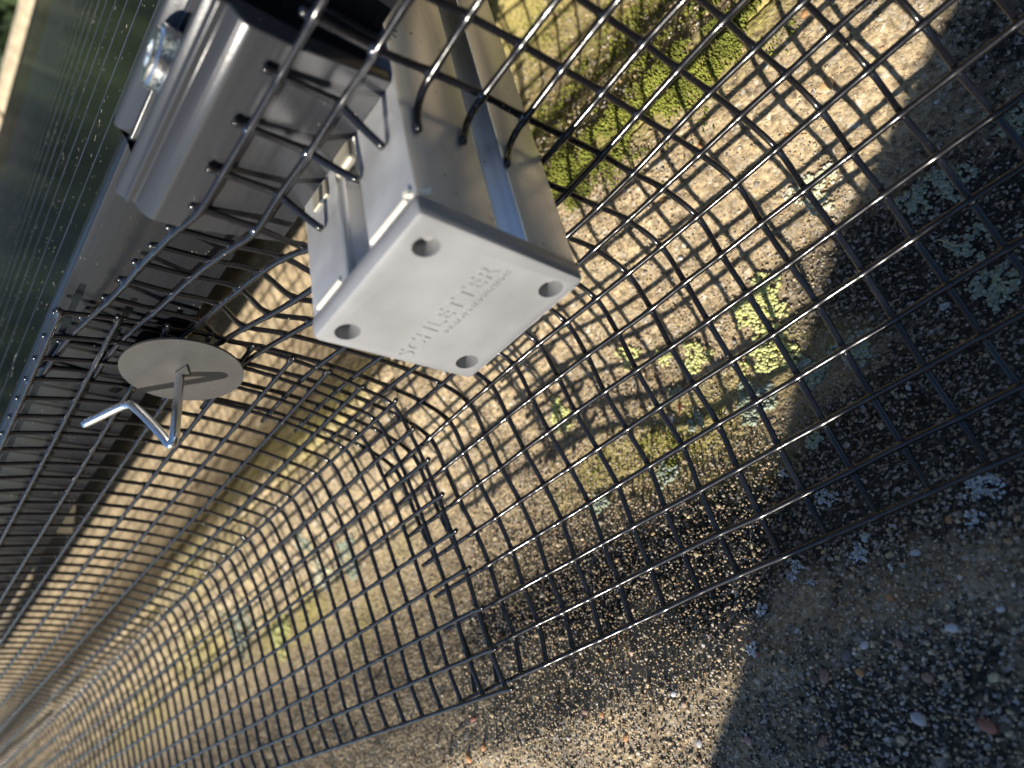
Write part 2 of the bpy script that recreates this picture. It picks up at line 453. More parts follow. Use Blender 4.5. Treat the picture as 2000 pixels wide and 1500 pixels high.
tiles = {}
lowres = None
for ci in range(-3, 5):
    for cj in range(-7, 2):
        x0 = X0 + COURSE * ci; y0 = Y0 + COLW * cj
        hi = {(0, 0): 1.0, (0, -1): 1.3, (1, 0): 2.0, (1, -1): 2.5, (-1, 0): 3.0, (2, 0): 4, (2, -1): 4}.get((ci, cj))
        if hi:
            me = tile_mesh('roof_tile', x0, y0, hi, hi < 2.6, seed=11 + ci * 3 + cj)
            o = link('roof_tile', me, None, roof)
        else:
            if lowres is None:
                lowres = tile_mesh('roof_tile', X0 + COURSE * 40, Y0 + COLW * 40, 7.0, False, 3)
                co = np.zeros(len(lowres.vertices) * 3, dtype=np.float32); lowres.vertices.foreach_get('co', co)
                co = co.reshape(-1, 3); co[:, 0] -= (X0 + COURSE * 40) * MM; co[:, 1] -= (Y0 + COLW * 40) * MM
                lowres.vertices.foreach_set('co', co.ravel()); lowres.update()
            o = link('roof_tile', lowres, None, roof)
            o.location = (x0 * MM, y0 * MM, 0)
        tiles[(ci, cj)] = o

# ---- ico templates
def ico(sub):
    bm = bmesh.new(); bmesh.ops.create_icosphere(bm, subdivisions=sub, radius=1.0)
    V = np.array([v.co[:] for v in bm.verts]); F = np.array([[v.index for v in f.verts] for f in bm.faces]); bm.free()
    return V, F
ICO1, ICOF1 = ico(1); ICO2, ICOF2 = ico(2)

def scatter(name, cx, cy, cz, rx, ry, rz, cols, mat, parent, tmpl=(ICO1, ICOF1), jit=0.18, kind='stuff'):
    n = len(cx); T, TF = tmpl; nv = len(T)
    ang = rng.uniform(0, 2 * math.pi, n); ca, sa = np.cos(ang), np.sin(ang)
    P = T[None] * (1 + jit * rng.standard_normal((n, nv, 1)))
    P = P * np.stack([rx, ry, rz], -1)[:, None, :]
    x = P[..., 0] * ca[:, None] - P[..., 1] * sa[:, None]; y = P[..., 0] * sa[:, None] + P[..., 1] * ca[:, None]
    V = np.stack([x + cx[:, None], y + cy[:, None], P[..., 2] + cz[:, None]], -1).reshape(-1, 3) * MM
    F = (TF[None] + (np.arange(n) * nv)[:, None, None]).reshape(-1, 3)
    me = mesh_np(name, V, F, True)
    color_attr(me, np.repeat(cols, nv, axis=0))
    o = link(name, me, mat, parent)
    if kind: o['kind'] = kind
    return o

PAL = np.array([(0.48, 0.385, 0.255), (0.40, 0.335, 0.24), (0.56, 0.46, 0.32), (0.30, 0.27, 0.23), (0.46, 0.33, 0.18), (0.22, 0.20, 0.18), (0.56, 0.52, 0.46), (0.40, 0.24, 0.14), (0.33, 0.30, 0.29), (0.50, 0.36, 0.28)])
PALP = np.array([.21, .16, .15, .13, .06, .08, .10, .03, .05, .03])
def grains(parent, x0, x1, y0, y1, n, rmin, rmax, name, tmpl, dens=None, lift=0.1, darker=True):
    x = rng.uniform(x0, x1, n); y = rng.uniform(y0, y1, n)
    if dens is not None:
        keep = rng.uniform(0, 1, n) < dens(x, y); x, y = x[keep], y[keep]
    n = len(x)
    r = rmin + (rmax - rmin) * rng.beta(1.1, 4.5, n)
    z = tile_z(x, y) + 0.25
    cols = PAL[rng.choice(len(PAL), n, p=PALP)] * rng.uniform(0.75, 1.2, (n, 1))
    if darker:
        a = algae_shade_at(x, y)
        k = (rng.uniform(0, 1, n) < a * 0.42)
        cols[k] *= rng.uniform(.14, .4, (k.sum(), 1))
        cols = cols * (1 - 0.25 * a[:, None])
    return scatter(name, x, y, z + r * lift, r, r * rng.uniform(.65, 1, n), r * rng.uniform(.5, .85, n), np.clip(cols, 0, 1), mat_grit, parent, tmpl)
T00 = tiles[(0, 0)]; T0m = tiles[(0, -1)]; T10 = tiles[(1, 0)]
dn = lambda x, y: np.clip(0.35 + 0.65 / (1 + np.exp(-(y + 85) / 14)), 0, 1)
grains(T00, -40, 235, -192, 60, 66000, 0.24, 0.85, 'aggregate', (ICO1, ICOF1), dn)
grains(T00, -40, 235, -192, 60, 1000, 0.6, 1.4, 'coarse_aggregate', (ICO2, ICOF2), dn)
grains(T0m, -40, 200, -330, -198, 5000, 0.4, 1.3, 'aggregate', (ICO1, ICOF1))
grains(T10, 240, 420, -190, 40, 1800, 0.3, 0.9, 'aggregate', (ICO1, ICOF1))

# named pebbles
PB = {'or': (.50, .34, .18), 'o': (.42, .22, .10), 'y': (.46, .40, .24), 'g': (.12, .11, .12), 'b': (.26, .17, .13), 'w': (.46, .46, .48), 'p': (.45, .25, .23), 'r': (.28, .12, .09)}
PEB = [[20.7, -161.8, 3.4, "or"], [37.3, -158.1, 1.4, "o"], [14.2, -181.8, 1.8, "o"], [59.3, -172.1, 1.9, "o"], [80.3, -166.1, 1.8, "o"], [98.1, -47.6, 1.3, "y"], [48.1, -33.6, 1.6, "o"], [117.1, -52.4, 1.4, "y"], [80.1, -13.6, 2.1, "g"], [87.4, -10.8, 2.2, "b"], [75.2, -14.5, 1.6, "w"], [113.7, -1.9, 1.7, "p"], [68.1, -13.0, 1.4, "b"], [79.2, -9.6, 1.3, "o"], [57.3, -29.7, 1.6, "w"], [63.0, -31.3, 1.4, "y"], [56.4, -12.8, 1.7, "w"], [65.9, -22.0, 1.2, "o"], [46.2, -13.4, 1.1, "w"], [118.6, -102.3, 2.9, "w"], [112.9, -104.8, 1.4, "r"], [87.6, -149.7, 1.6, "w"], [106.3, -152.5, 2.3, "w"], [221.7, -17.7, 2.5, "o"], [213.4, -19.3, 2.1, "o"], [221.2, -29.5, 2.2, "r"], [163.7, -19.8, 1.8, "b"], [157.3, -17.7, 1.4, "o"], [151.0, -10.1, 1.6, "o"], [207.7, -53.1, 1.9, "o"], [102.2, -19.6, 1.3, "r"], [118.1, -26.5, 1.0, "w"], [83.8, -89.9, 1.0, "w"], [45.1, -70.9, 1.2, "w"], [85.3, -168.9, 1.6, "w"], [95, 2, 1.9, 'b'], [72, 2, 2.2, 'w'], [60, 6, 2.4, 'r'], [128, -4, 1.5, 'w'], [105, -9, 1.4, 'g'], [130, -17, 1.4, 'w'], [90, -22, 1.2, 'w'], [66, -5, 1.6, 'b'], [54, -2, 1.5, 'y']]
for (x, y, r, k) in PEB:
    z = float(tile_z(x, y)) + 0.15
    r = r * .82
    flat = 0.36 if k == 'or' else 0.5
    scatter('pebble', np.array([x]), np.array([y]), np.array([z]), np.array([r]), np.array([r * random.uniform(.62, .85)]), np.array([r * flat]), np.array([PB[k]]), mat_pebble, T00 if y > -195 else T0m, (ICO2, ICOF2), 0.06, None)

# lichens: rosettes of small overlapping lobes
LCOL = {0: (.34, .40, .33), 1: (.58, .60, .27), 2: (.50, .56, .62), 3: (.62, .62, .48)}
LICH = [[71.2, -122.0, 6.4, 1], [77.3, -119.5, 3.7, 1], [76.4, -105.0, 6.9, 1], [100.3, -118.1, 4.6, 1], [86.9, -91.6, 5.6, 0], [111.1, -124.9, 2.6, 1], [41.1, -140.6, 5.1, 3], [21.4, -121.6, 3.8, 0], [10.8, -119.5, 4.3, 0], [16.0, -100.7, 3.9, 0], [16.2, -86.1, 4.8, 0], [53.4, -90.0, 4.8, 0], [67.4, -90.5, 4.0, 0], [74.3, -51.3, 3.0, 2], [38.5, -39.1, 4.2, 2], [43.2, -32.7, 1.7, 2], [87.2, -36.9, 2.7, 2], [83.5, -31.7, 1.2, 2], [69.7, -34.2, 2.2, 2], [103.3, -21.4, 1.8, 2], [98.4, -30.0, 1.6, 2], [124.9, -84.2, 3.5, 0], [108.8, -96.0, 2.8, 0], [67.1, -37.7, 1.1, 2], [64.1, -27.4, 1.4, 2], [163.6, -127.8, 5.4, 1], [124.2, -132.9, 3.5, 1], [-7.9, -125.5, 4.1, 0], [1.6, -139.8, 2.0, 2], [73.1, -69.5, 2.1, 0], [156.0, -87.3, 3.1, 0], [28.7, -87.6, 1.2, 2], [57.4, -72.9, 1.0, 2], [112.7, -110.6, 2.5, 0], [84.0, -64.4, 1.5, 2], [341.8, -136.4, 8.7, 0], [369.9, -137.6, 7.2, 3], [480.8, -138.1, 13.9, 0], [372.1, -156.8, 4.9, 0], [430.3, -119.8, 9.6, 1], [33.9, -143.5, 1.6, 3]]
for (x, y, r, k) in LICH:
    par = T10 if x > 237 else T00
    r = r * (.95 if k == 2 else 1.18)
    n = int(40 + r * r * 7)
    n = min(n, 420)
    rr = r * np.sqrt(rng.uniform(0, 1, n)); th = rng.uniform(0, 2 * math.pi, n)
    edge = 1 + 0.28 * np.sin(th * 3 + x) + 0.18 * np.sin(th * 5 + y)
    px = x + rr * np.cos(th) * edge; py = y + rr * np.sin(th) * edge
    keep = vnoise(px / 1.7, py / 1.7, int(x * 7) & 255) > -0.45
    px, py, rr = px[keep], py[keep], rr[keep]; n = len(px)
    s = rng.uniform(.32, .70, n) * (1 + 0.05 * r) * (.62 if k == 2 else 1)
    c = np.array(LCOL[k])[None] * rng.uniform(.7, 1.2, (n, 1)) * np.array([1, 1, 1])[None]
    c[:, 2] *= rng.uniform(.8, 1.15, n)
    scatter('lichen', px, py, tile_z(px, py) + 0.55 + rng.uniform(-.05, .35, n) * (1 if k != 2 else .7), s, s * rng.uniform(.7, 1, n), s * .5, np.clip(c, 0, 1), mat_lichen, par, (ICO1, ICOF1), 0.12, None)

# moss strip along the joint of two tiles
def moss(parent, n, fx, name='moss'):
    x, y = fx(n)
    s = rng.uniform(.22, .55, len(x))
    g = rng.uniform(0, 1, len(x))[:, None]
    g = np.clip(0.5 * g + 0.35 + 0.5 * fbm(x, y, 8, 2, 77)[:, None], 0, 1)
    cols = np.array([[.050, .062, .012]]) * (1 - g) + np.array([[.30, .33, .06]]) * g
    return scatter(name, x, y, tile_z(x, y) + 0.5 + rng.uniform(0, .9, len(x)), s * .7, s * .7, s * rng.uniform(1.2, 2.4, len(x)), cols, mat_moss, parent, (ICO1, ICOF1), 0.1)
def strip(cx0, cx1, yc, w):
    def f(n):
        x = rng.uniform(cx0, cx1, n); y = yc + w * rng.standard_normal(n)
        k = (fbm(x, y, 9, 3, 31) + 0.20 - 0.7 * np.abs(y - yc) / (w * 2) + 0.35 * (rng.uniform(0, 1, len(x)) - .5)) > -0.02
        return x[k], y[k]
    return f
def spl(fn):
    return fn
def both(n, cx0, cx1, yc, w):
    x, y = strip(cx0, cx1, yc, w)(n)
    m = y > Y0
    for par, k in ((T00, m), (T0m, ~m)):
        if k.sum(): moss(par, 0, lambda _n, a=x[k], c=y[k]: (a, c))
both(26000, -20, 170, -199, 12)
moss(T00, 2600, lambda n: (lambda x, y, k: (x[k], y[k]))(*(lambda x, y: (x, y, (film_light_at(x, y) + 0.3 * fbm(x, y, 5, 2, 3)) > 0.86))(rng.uniform(60, 215, n * 3), rng.uniform(-125, -60, n * 3))))
moss(T0m, 2600, lambda n: (lambda x, y, k: (x[k], y[k]))(*(lambda x, y: (x, y, (film_light_at(x, y) + 0.4 * fbm(x, y, 6, 2, 4)) > 0.78))(rng.uniform(20, 170, n * 3), rng.uniform(-330, -205, n * 3))))

# small dry bits: twig and leaf scraps lying on the tiles
for k, (x, y, l, a, c) in enumerate([(28, -118, 7, .4, (.25, .2, .12)), (20, -104, 6, 2.2, (.45, .38, .22)), (113, -104, 5, 1.2, (.2, .1, .05)), (145, -111, 5, 1.0, (.22, .10, .05)), (40, -96, 6, .2, (.4, .36, .25)), (175, -118, 4, .5, (.2, .11, .06))]):
    t = np.linspace(-.5, .5, 7)
    P = np.stack([x + l * t * math.cos(a), y + l * t * math.sin(a) + .6 * np.sin(t * 6), np.zeros(7)], -1)
    P[:, 2] = tile_z(P[:, 0], P[:, 1]) + 1.2
    me = tube('twig', P, 0.28 * np.array([.5, 1, 1.1, 1, 1.1, .8, .3]), 6, True, 0.1)
    color_attr(me, np.tile(c, (len(me.vertices), 1)))
    tw = link('twig', me, mat_pebble)
    tag(tw, ['short brown twig lying on the dark tile beside a pale green lichen', 'straw coloured curved stalk lying on the shaded dark tile', 'reddish brown leaf scrap standing beside the white pebble on the tile', 'dark brown seed stalk lying in the tile valley under the mesh', 'thin pale stalk lying on the shaded tile right of the yellow lichen', 'small brown twig in the tile valley close to the tile edge'][k], 'twig', 'dry scraps lying on the tile')

# ------------------------------------------------------------------ roof edge, ground and trees beyond
ground = box('ground', (-60000, -60000, -5600), (60000, 60000, -5500), 0)
gm = simple('grass_ground', (0.05, 0.075, 0.02), 0.95)
ground = link('ground', ground, gm); tag(ground, kind='structure')
vm = simple('pale_mortar_coping', (0.42, 0.34, 0.22), 0.9)
coping = empty('verge_coping', (0.5, -2.0, -0.17))
tag(coping, 'tan stone coping running along the far edge of the roof, top left corner', 'coping')
for i in range(-3, 12):
    a = [(-1940 - 120 * math.cos(t), -175 + 168 * math.sin(t) + (6 if i % 2 else 0)) for t in np.linspace(0, math.pi, 11)]
    me = prism('coping_stone', a, 'x', i * 330, i * 330 + 322, 0, True)
    link('coping_stone', me, vm, coping)
wallm = simple('house_wall', (0.35, 0.30, 0.25), 0.9)
wl = box('house_wall', (-2000, -2060, -5500), (2200, 700, -264), 0)
wl = link('house_wall', wl, wallm); tag(wl, kind='structure')

leafm, nt, b = new_mat('leaf_green')
oi = N(nt, 'ShaderNodeTexCoord'); nn = N(nt, 'ShaderNodeTexNoise', Scale=1.3, Detail=6.0); nt.links.new(oi.outputs['Object'], nn.inputs['Vector'])
rp = ramp(nt, [(0.35, (0.018, 0.035, 0.012)), (0.65, (0.06, 0.085, 0.025))]); nt.links.new(nn.outputs['Fac'], rp.inputs[0]); nt.links.new(rp.outputs[0], b.inputs['Base Color'])
b.inputs['Roughness'].default_value = 0.7
barkm = simple('bark', (0.09, 0.07, 0.05), 0.95)
CROWNS = []
for q in range(3):
    n = 11000
    c = rng.standard_normal((60, 3)); c /= np.linalg.norm(c, axis=1)[:, None]; c *= rng.uniform(.3, .92, (60, 1))
    P = c[rng.integers(0, 60, n)] + rng.standard_normal((n, 3)) * 0.16
    P = P * np.array([1, 1, 1.45])
    A = rng.standard_normal((n, 3)); A /= np.linalg.norm(A, axis=1)[:, None]
    Bv = np.cross(A, rng.standard_normal((n, 3))); Bv /= np.linalg.norm(Bv, axis=1)[:, None]
    sz = rng.uniform(.03, .075, (n, 1))
    V = np.stack([P - A * sz, P + Bv * sz * .6, P + A * sz, P - Bv * sz * .6], 1).reshape(-1, 3)
    cm = mesh_np('crown', V, np.arange(n * 4).reshape(-1, 4), False); cm.materials.append(leafm); CROWNS.append(cm)
def tree(x, y, h, cr, label, q=0):
    t = empty('tree', (x, y, -5.5))
    tag(t, label, 'tree', 'trees beyond the roof')
    pts = [(x * 1000, y * 1000, -5500), (x * 1000 + 60, y * 1000, -5500 + h * 300), (x * 1000 - 80, y * 1000 + 90, -5500 + h * 700)]
    link('trunk', tube('trunk', catmull(pts, 5), np.linspace(240, 70, 11), 10), barkm, t)
    for k in range(5):
        a = k * 1.3; p0 = np.array([x * 1000, y * 1000, -5500 + h * (380 + 60 * k)])
        p1 = p0 + np.array([math.cos(a) * cr * 600, math.sin(a) * cr * 600, h * 180])
        link('limb', tube('limb', [p0, (p0 + p1) / 2 + np.array([0, 0, -80]), p1], [60, 45, 20], 7), barkm, t)
    o = link('crown', CROWNS[q % 3], None, t)
    o.location = (x, y, -5.5 + h * 0.58); o.scale = (cr, cr, h * 0.29)
TL = ['broad dark tree behind the roof edge at the far left', 'tall narrow dark tree behind the roof edge', 'low bushy tree beyond the roof', 'rounded dark green tree beyond the coping', 'wide dense tree behind the panel', 'slender tree right of the wide one', 'dark tree at the back of the garden', 'small dark tree beyond the far end of the roof', 'dense evergreen beyond the far gable', 'low spreading tree beside the evergreen']
for i in range(10):
    a = math.radians(-30 - i * 9.5 + (i % 2) * 2.5); d = 10.5 + (i * 37 % 5) * 0.8
    tree(d * math.cos(a), d * math.sin(a), 8.4 + (i * 53 % 4) * 0.7, 2.5 + (i * 31 % 3) * .3, TL[i], i)

# ------------------------------------------------------------------ solar panel
FY, FT, FB = -139.6, -24.4, -57.4
panel = empty('solar_panel', (0.5, -0.7, -0.0574))
tag(panel, 'black framed solar panel with dusty dark glass lying above the roof tiles', 'solar panel')
prof = [(FY, FB), (FY, FT), (FY - 9.5, FT), (FY - 9.5, FT - 1.4), (FY - 2.2, FT - 1.6), (FY - 2.2, FB + 2.0), (FY - 26, FB + 2.0), (FY - 26, FB)]
me = prism('frame_side', prof, 'x', -330, 1420, 0.45, True)
link('frame_side', me, mat_frame, panel)
fy2 = -1285
prof2 = [(2 * ((FY + fy2) / 2) - p[0], p[1]) for p in prof]
link('frame_side', prism('frame_side', prof2, 'x', -330, 1420, 0.45, True), mat_frame, panel)
for xa in (-330, 1418):
    link('frame_end', prism('frame_end', [(xa, FB), (xa + 2, FB), (xa + 2, FT), (xa, FT)], 'y', fy2 + 3, FY - 3, 0.2), mat_frame, panel)
link('glass', box('glass', (-327, fy2 + 3, FT - 5.6), (1417, FY - 3.2, FT - 1.9), 0), mat_glass, panel)
link('backsheet', box('backsheet', (-327, fy2 + 3, FT - 6.6), (1417, FY - 3.2, FT - 5.9), 0), mat_backsheet, panel)
yy = -182.5
while yy > -700:
    w = 0.15
    link('ribbon', box('ribbon', (-320, yy - w, FT - 1.88), (1410, yy + w, FT - 1.80), 0), mat_ribbon, panel)
    yy -= 27.2

# ------------------------------------------------------------------ mounting rail with cap
rail = empty('mounting_rail', (0.084, -0.3, -0.097))
tag(rail, 'silver aluminium mounting rail sticking out from under the panel through the mesh', 'rail')
XR, XL, ZT, ZB = 65.3, 103.4, -57.8, -97.0
rp_ = [(XR, ZB), (XR, -83.6), (XR + 4.3, -80.9), (XR + 1.2, -76.6), (XR, -76.0), (XR, ZT), (81.0, ZT), (81.0, ZT - 2.6), (76.5, ZT - 2.6), (76.5, ZT - 13), (95.0, ZT - 13), (95.0, ZT - 2.6), (89.6, ZT - 2.6), (89.6, ZT), (XL, ZT), (XL, ZB)]
me = prism('rail_profile', rp_, 'y', -900, -91.0, 0.35, True)
rb = link('rail_profile', me, mat_rail, rail)
me.materials.append(mat_lip); me.materials.append(mat_ridge)
for p in me.polygons:
    if p.normal.z > 0.8 and p.center.z > (ZT - 1) * MM: p.material_index = 1
    if p.normal.z > 0.35 and -0.0838 < p.center.z < -0.078 and p.center.x < 0.071: p.material_index = 2
# end cap with four recesses
cb = box('end_cap', (XR - .6, -91.8, ZB - .7), (XL + .7, -86.2, ZT + .6), 1.6)
cap = link('end_cap', cb, mat_cap, rail)
bpy.context.view_layer.update()
cuts = []
for (hx, hz) in ((71.2, -62.9), (69.9, -92.4), (98.6, -62.4), (98.0, -92.0)):
    bm = bmesh.new()
    bmesh.ops.create_cone(bm, cap_ends=True, segments=36, radius1=2.6 * MM, radius2=2.6 * MM, depth=6.0 * MM, matrix=Matrix.Translation(Vector((hx, -86.9, hz)) * MM) @ Matrix.Rotation(-math.pi / 2, 4, 'X'))
    m_ = bpy.data.meshes.new('cut'); bm.to_mesh(m_); bm.free()
    co = bpy.data.objects.new('cut', m_); C.objects.link(co); cuts.append(co)
    md = cap.modifiers.new('b', 'BOOLEAN'); md.operation = 'DIFFERENCE'; md.object = co; md.solver = 'EXACT'
dg = bpy.context.evaluated_depsgraph_get()
newme = bpy.data.meshes.new_from_object(cap.evaluated_get(dg))
cap.modifiers.clear(); cap.data = newme
for co in cuts: bpy.data.objects.remove(co)
for p in newme.polygons: p.use_smooth = True
newme.set_sharp_from_angle(angle=math.radians(28))
# thin raised border line on the lower edge of the cap
link('cap_rim', box('cap_rim', (XR + 1.5, -86.25, ZB + .35), (XL - 4.5, -86.0, ZB + .75), 0.1), mat_cap, cap)
# pale moulding flash where the cap meets the rail
for (a, b_, c_, d_) in ((68.0, 80.0, -57.9, -57.0), (91.5, 101.0, -57.9, -57.0)):
    link('moulding_flash', box('moulding_flash', (a, -92.9, c_), (b_, -91.9, d_ - .3), 0.2), mat_burr, cap)
link('moulding_flash', prism('moulding_flash', [(64.2, -60.4), (66.6, -57.0), (67.6, -56.6), (67.0, -58.0), (65.2, -60.8)], 'y', -93.2, -91.9, 0.15), mat_burr, cap)
# embossed lettering
def lettering(txt, size, x, z, width, name, ext=0.10):
    cu = bpy.data.curves.new(name, 'FONT'); cu.body = txt; cu.size = size * MM; cu.extrude = ext * MM
    cu.bevel_depth = 0.06 * MM; cu.bevel_resolution = 1; cu.resolution_u = 4; cu.space_character = 1.12
    to = bpy.data.objects.new(name, cu); C.objects.link(to)
    bpy.context.view_layer.update()
    m_ = bpy.data.meshes.new_from_object(to.evaluated_get(bpy.context.evaluated_depsgraph_get()))
    bpy.data.objects.remove(to)
    co = np.zeros(len(m_.vertices) * 3); m_.vertices.foreach_get('co', co); co = co.reshape(-1, 3)
    w = co[:, 0].max() - co[:, 0].min()
    sx = width * MM / w
    out = np.stack([x * MM - (co[:, 0] - co[:, 0].min()) * sx, -86.2 * MM + co[:, 2] + 0.04 * MM, z * MM + co[:, 1]], -1)
    m_.vertices.foreach_set('co', out.astype(np.float32).ravel()); m_.update()
    m_.flip_normals() if False else None
    return link(name, m_, mat_cap, cap)
lettering('SCHLETTER', 5.4, 101.6, -79.0, 31.5, 'embossed_name')
lettering('SOLAR MONTAGESYSTEME', 1.9, 91.0, -81.5, 21.5, 'embossed_line', 0.03)

# ------------------------------------------------------------------ clamp and bolt
clamp = empty('end_clamp', (0.09, -0.125, -0.058))
tag(clamp, 'dark grey aluminium end clamp gripping the panel edge, standing on the rail', 'clamp')
def arc(cx, cz, r, a0, a1, n):
    return [(cx + r * math.cos(math.radians(t)), cz + r * math.sin(math.radians(t))) for t in np.linspace(a0, a1, n)]
cp = [(-145.6, -21.0), (-140.9, -21.0), (-140.4, -22.0), (-139.2, -25.9), (-124.6, -25.9), (-124.0, -22.9), (-121.0, -22.6), (-120.4, -24.3), (-119.4, -24.6)]
cp += arc(-121.6, -31.0, 5.0, 70, 8, 7)
cp += [(-117.2, -36), (-122.6, ZT), (-126.4, ZT), (-123.4, -40), (-123.2, -28.5), (-145.6, -28.5 + 4.6)]
cp[-1] = (-138.4, -28.4)
cp += [(-138.4, -24.3), (-145.6, -24.1)]
me = prism('clamp_body', cp, 'x', 65.9, 115.6, 0.5, True, 3)
link('clamp_body', me, mat_clamp, clamp)
# inner leg of the clamp on the rail
link('clamp_leg', box('clamp_leg', (66.2, -138.0, ZT), (115.2, -135.6, -28.6), 0.3), mat_clamp, clamp)
bolt = empty('clamp_bolt', (0.0893, -0.1315, -0.026))
tag(bolt, 'bright steel socket head bolt sitting in the top groove of the clamp', 'bolt')
bm = bmesh.new()
bmesh.ops.create_cone(bm, cap_ends=True, segments=40, radius1=6.2 * MM, radius2=6.2 * MM, depth=4.8 * MM, matrix=Matrix.Translation(Vector((89.3, -132.2, -23.0)) * MM))
bmesh.ops.bevel(bm, geom=[e for e in bm.edges if abs(e.verts[0].co.z - e.verts[1].co.z) < 1e-6], offset=0.9 * MM, segments=3, affect='EDGES')
top = [f for f in bm.faces if f.normal.z > .9 and f.calc_area() > 2e-5]
r = bmesh.ops.inset_individual(bm, faces=top, thickness=2.6 * MM, depth=0)
r = bmesh.ops.inset_individual(bm, faces=top, thickness=0.25 * MM, depth=-2.6 * MM)
me = bpy.data.meshes.new('bolt_head'); bm.to_mesh(me); bm.free()
for p in me.polygons: p.use_smooth = True
me.set_sharp_from_angle(angle=math.radians(40))
link('bolt_head', me, mat_bolt, bolt)
link('bolt_shank', tube('bolt_shank', [(89.3, -131.5, -25.6), (89.3, -131.5, -45), (89.3, -131.5, -68)], 3.9, 16), mat_bolt, bolt)
sn = simple('slot_nut_zinc', (0.40, 0.37, 0.30), 0.5, 0.5)
nutb = box('slot_nut', (82.0, -124, ZT - 1.2), (88.6, -117.6, ZT + 1.0), 0.9)
nut = link('slot_nut', nutb, sn); tag(nut, 'pale zinc slot nut peeping out under the clamp in the rail slot', 'nut')
nutc = box('slot_nut_washer', (92.4, -121.4, ZT + .02), (98.4, -116.6, ZT + .8), 0.3)
nc_ = link('washer', nutc, sn); tag(nc_, 'pale square washer on the far lip of the rail under the clamp', 'washer')

# far rail under the panel
rail2 = empty('mounting_rail', (0.41, -0.4, -0.098))
tag(rail2, 'second mounting rail far off under the panel with its end cap blackened to stand in for shade', 'rail')
link('rail_profile', box('rail_profile', (520, -900, -98.5), (556, -216, -58.1), 0.4), mat_rail, rail2)
link('end_cap', box('end_cap', (519, -215.8, -99.5), (557, -212.4, -58.2), 0.8), mat_black_plastic, rail2)  # black in place of the shade on the rail end

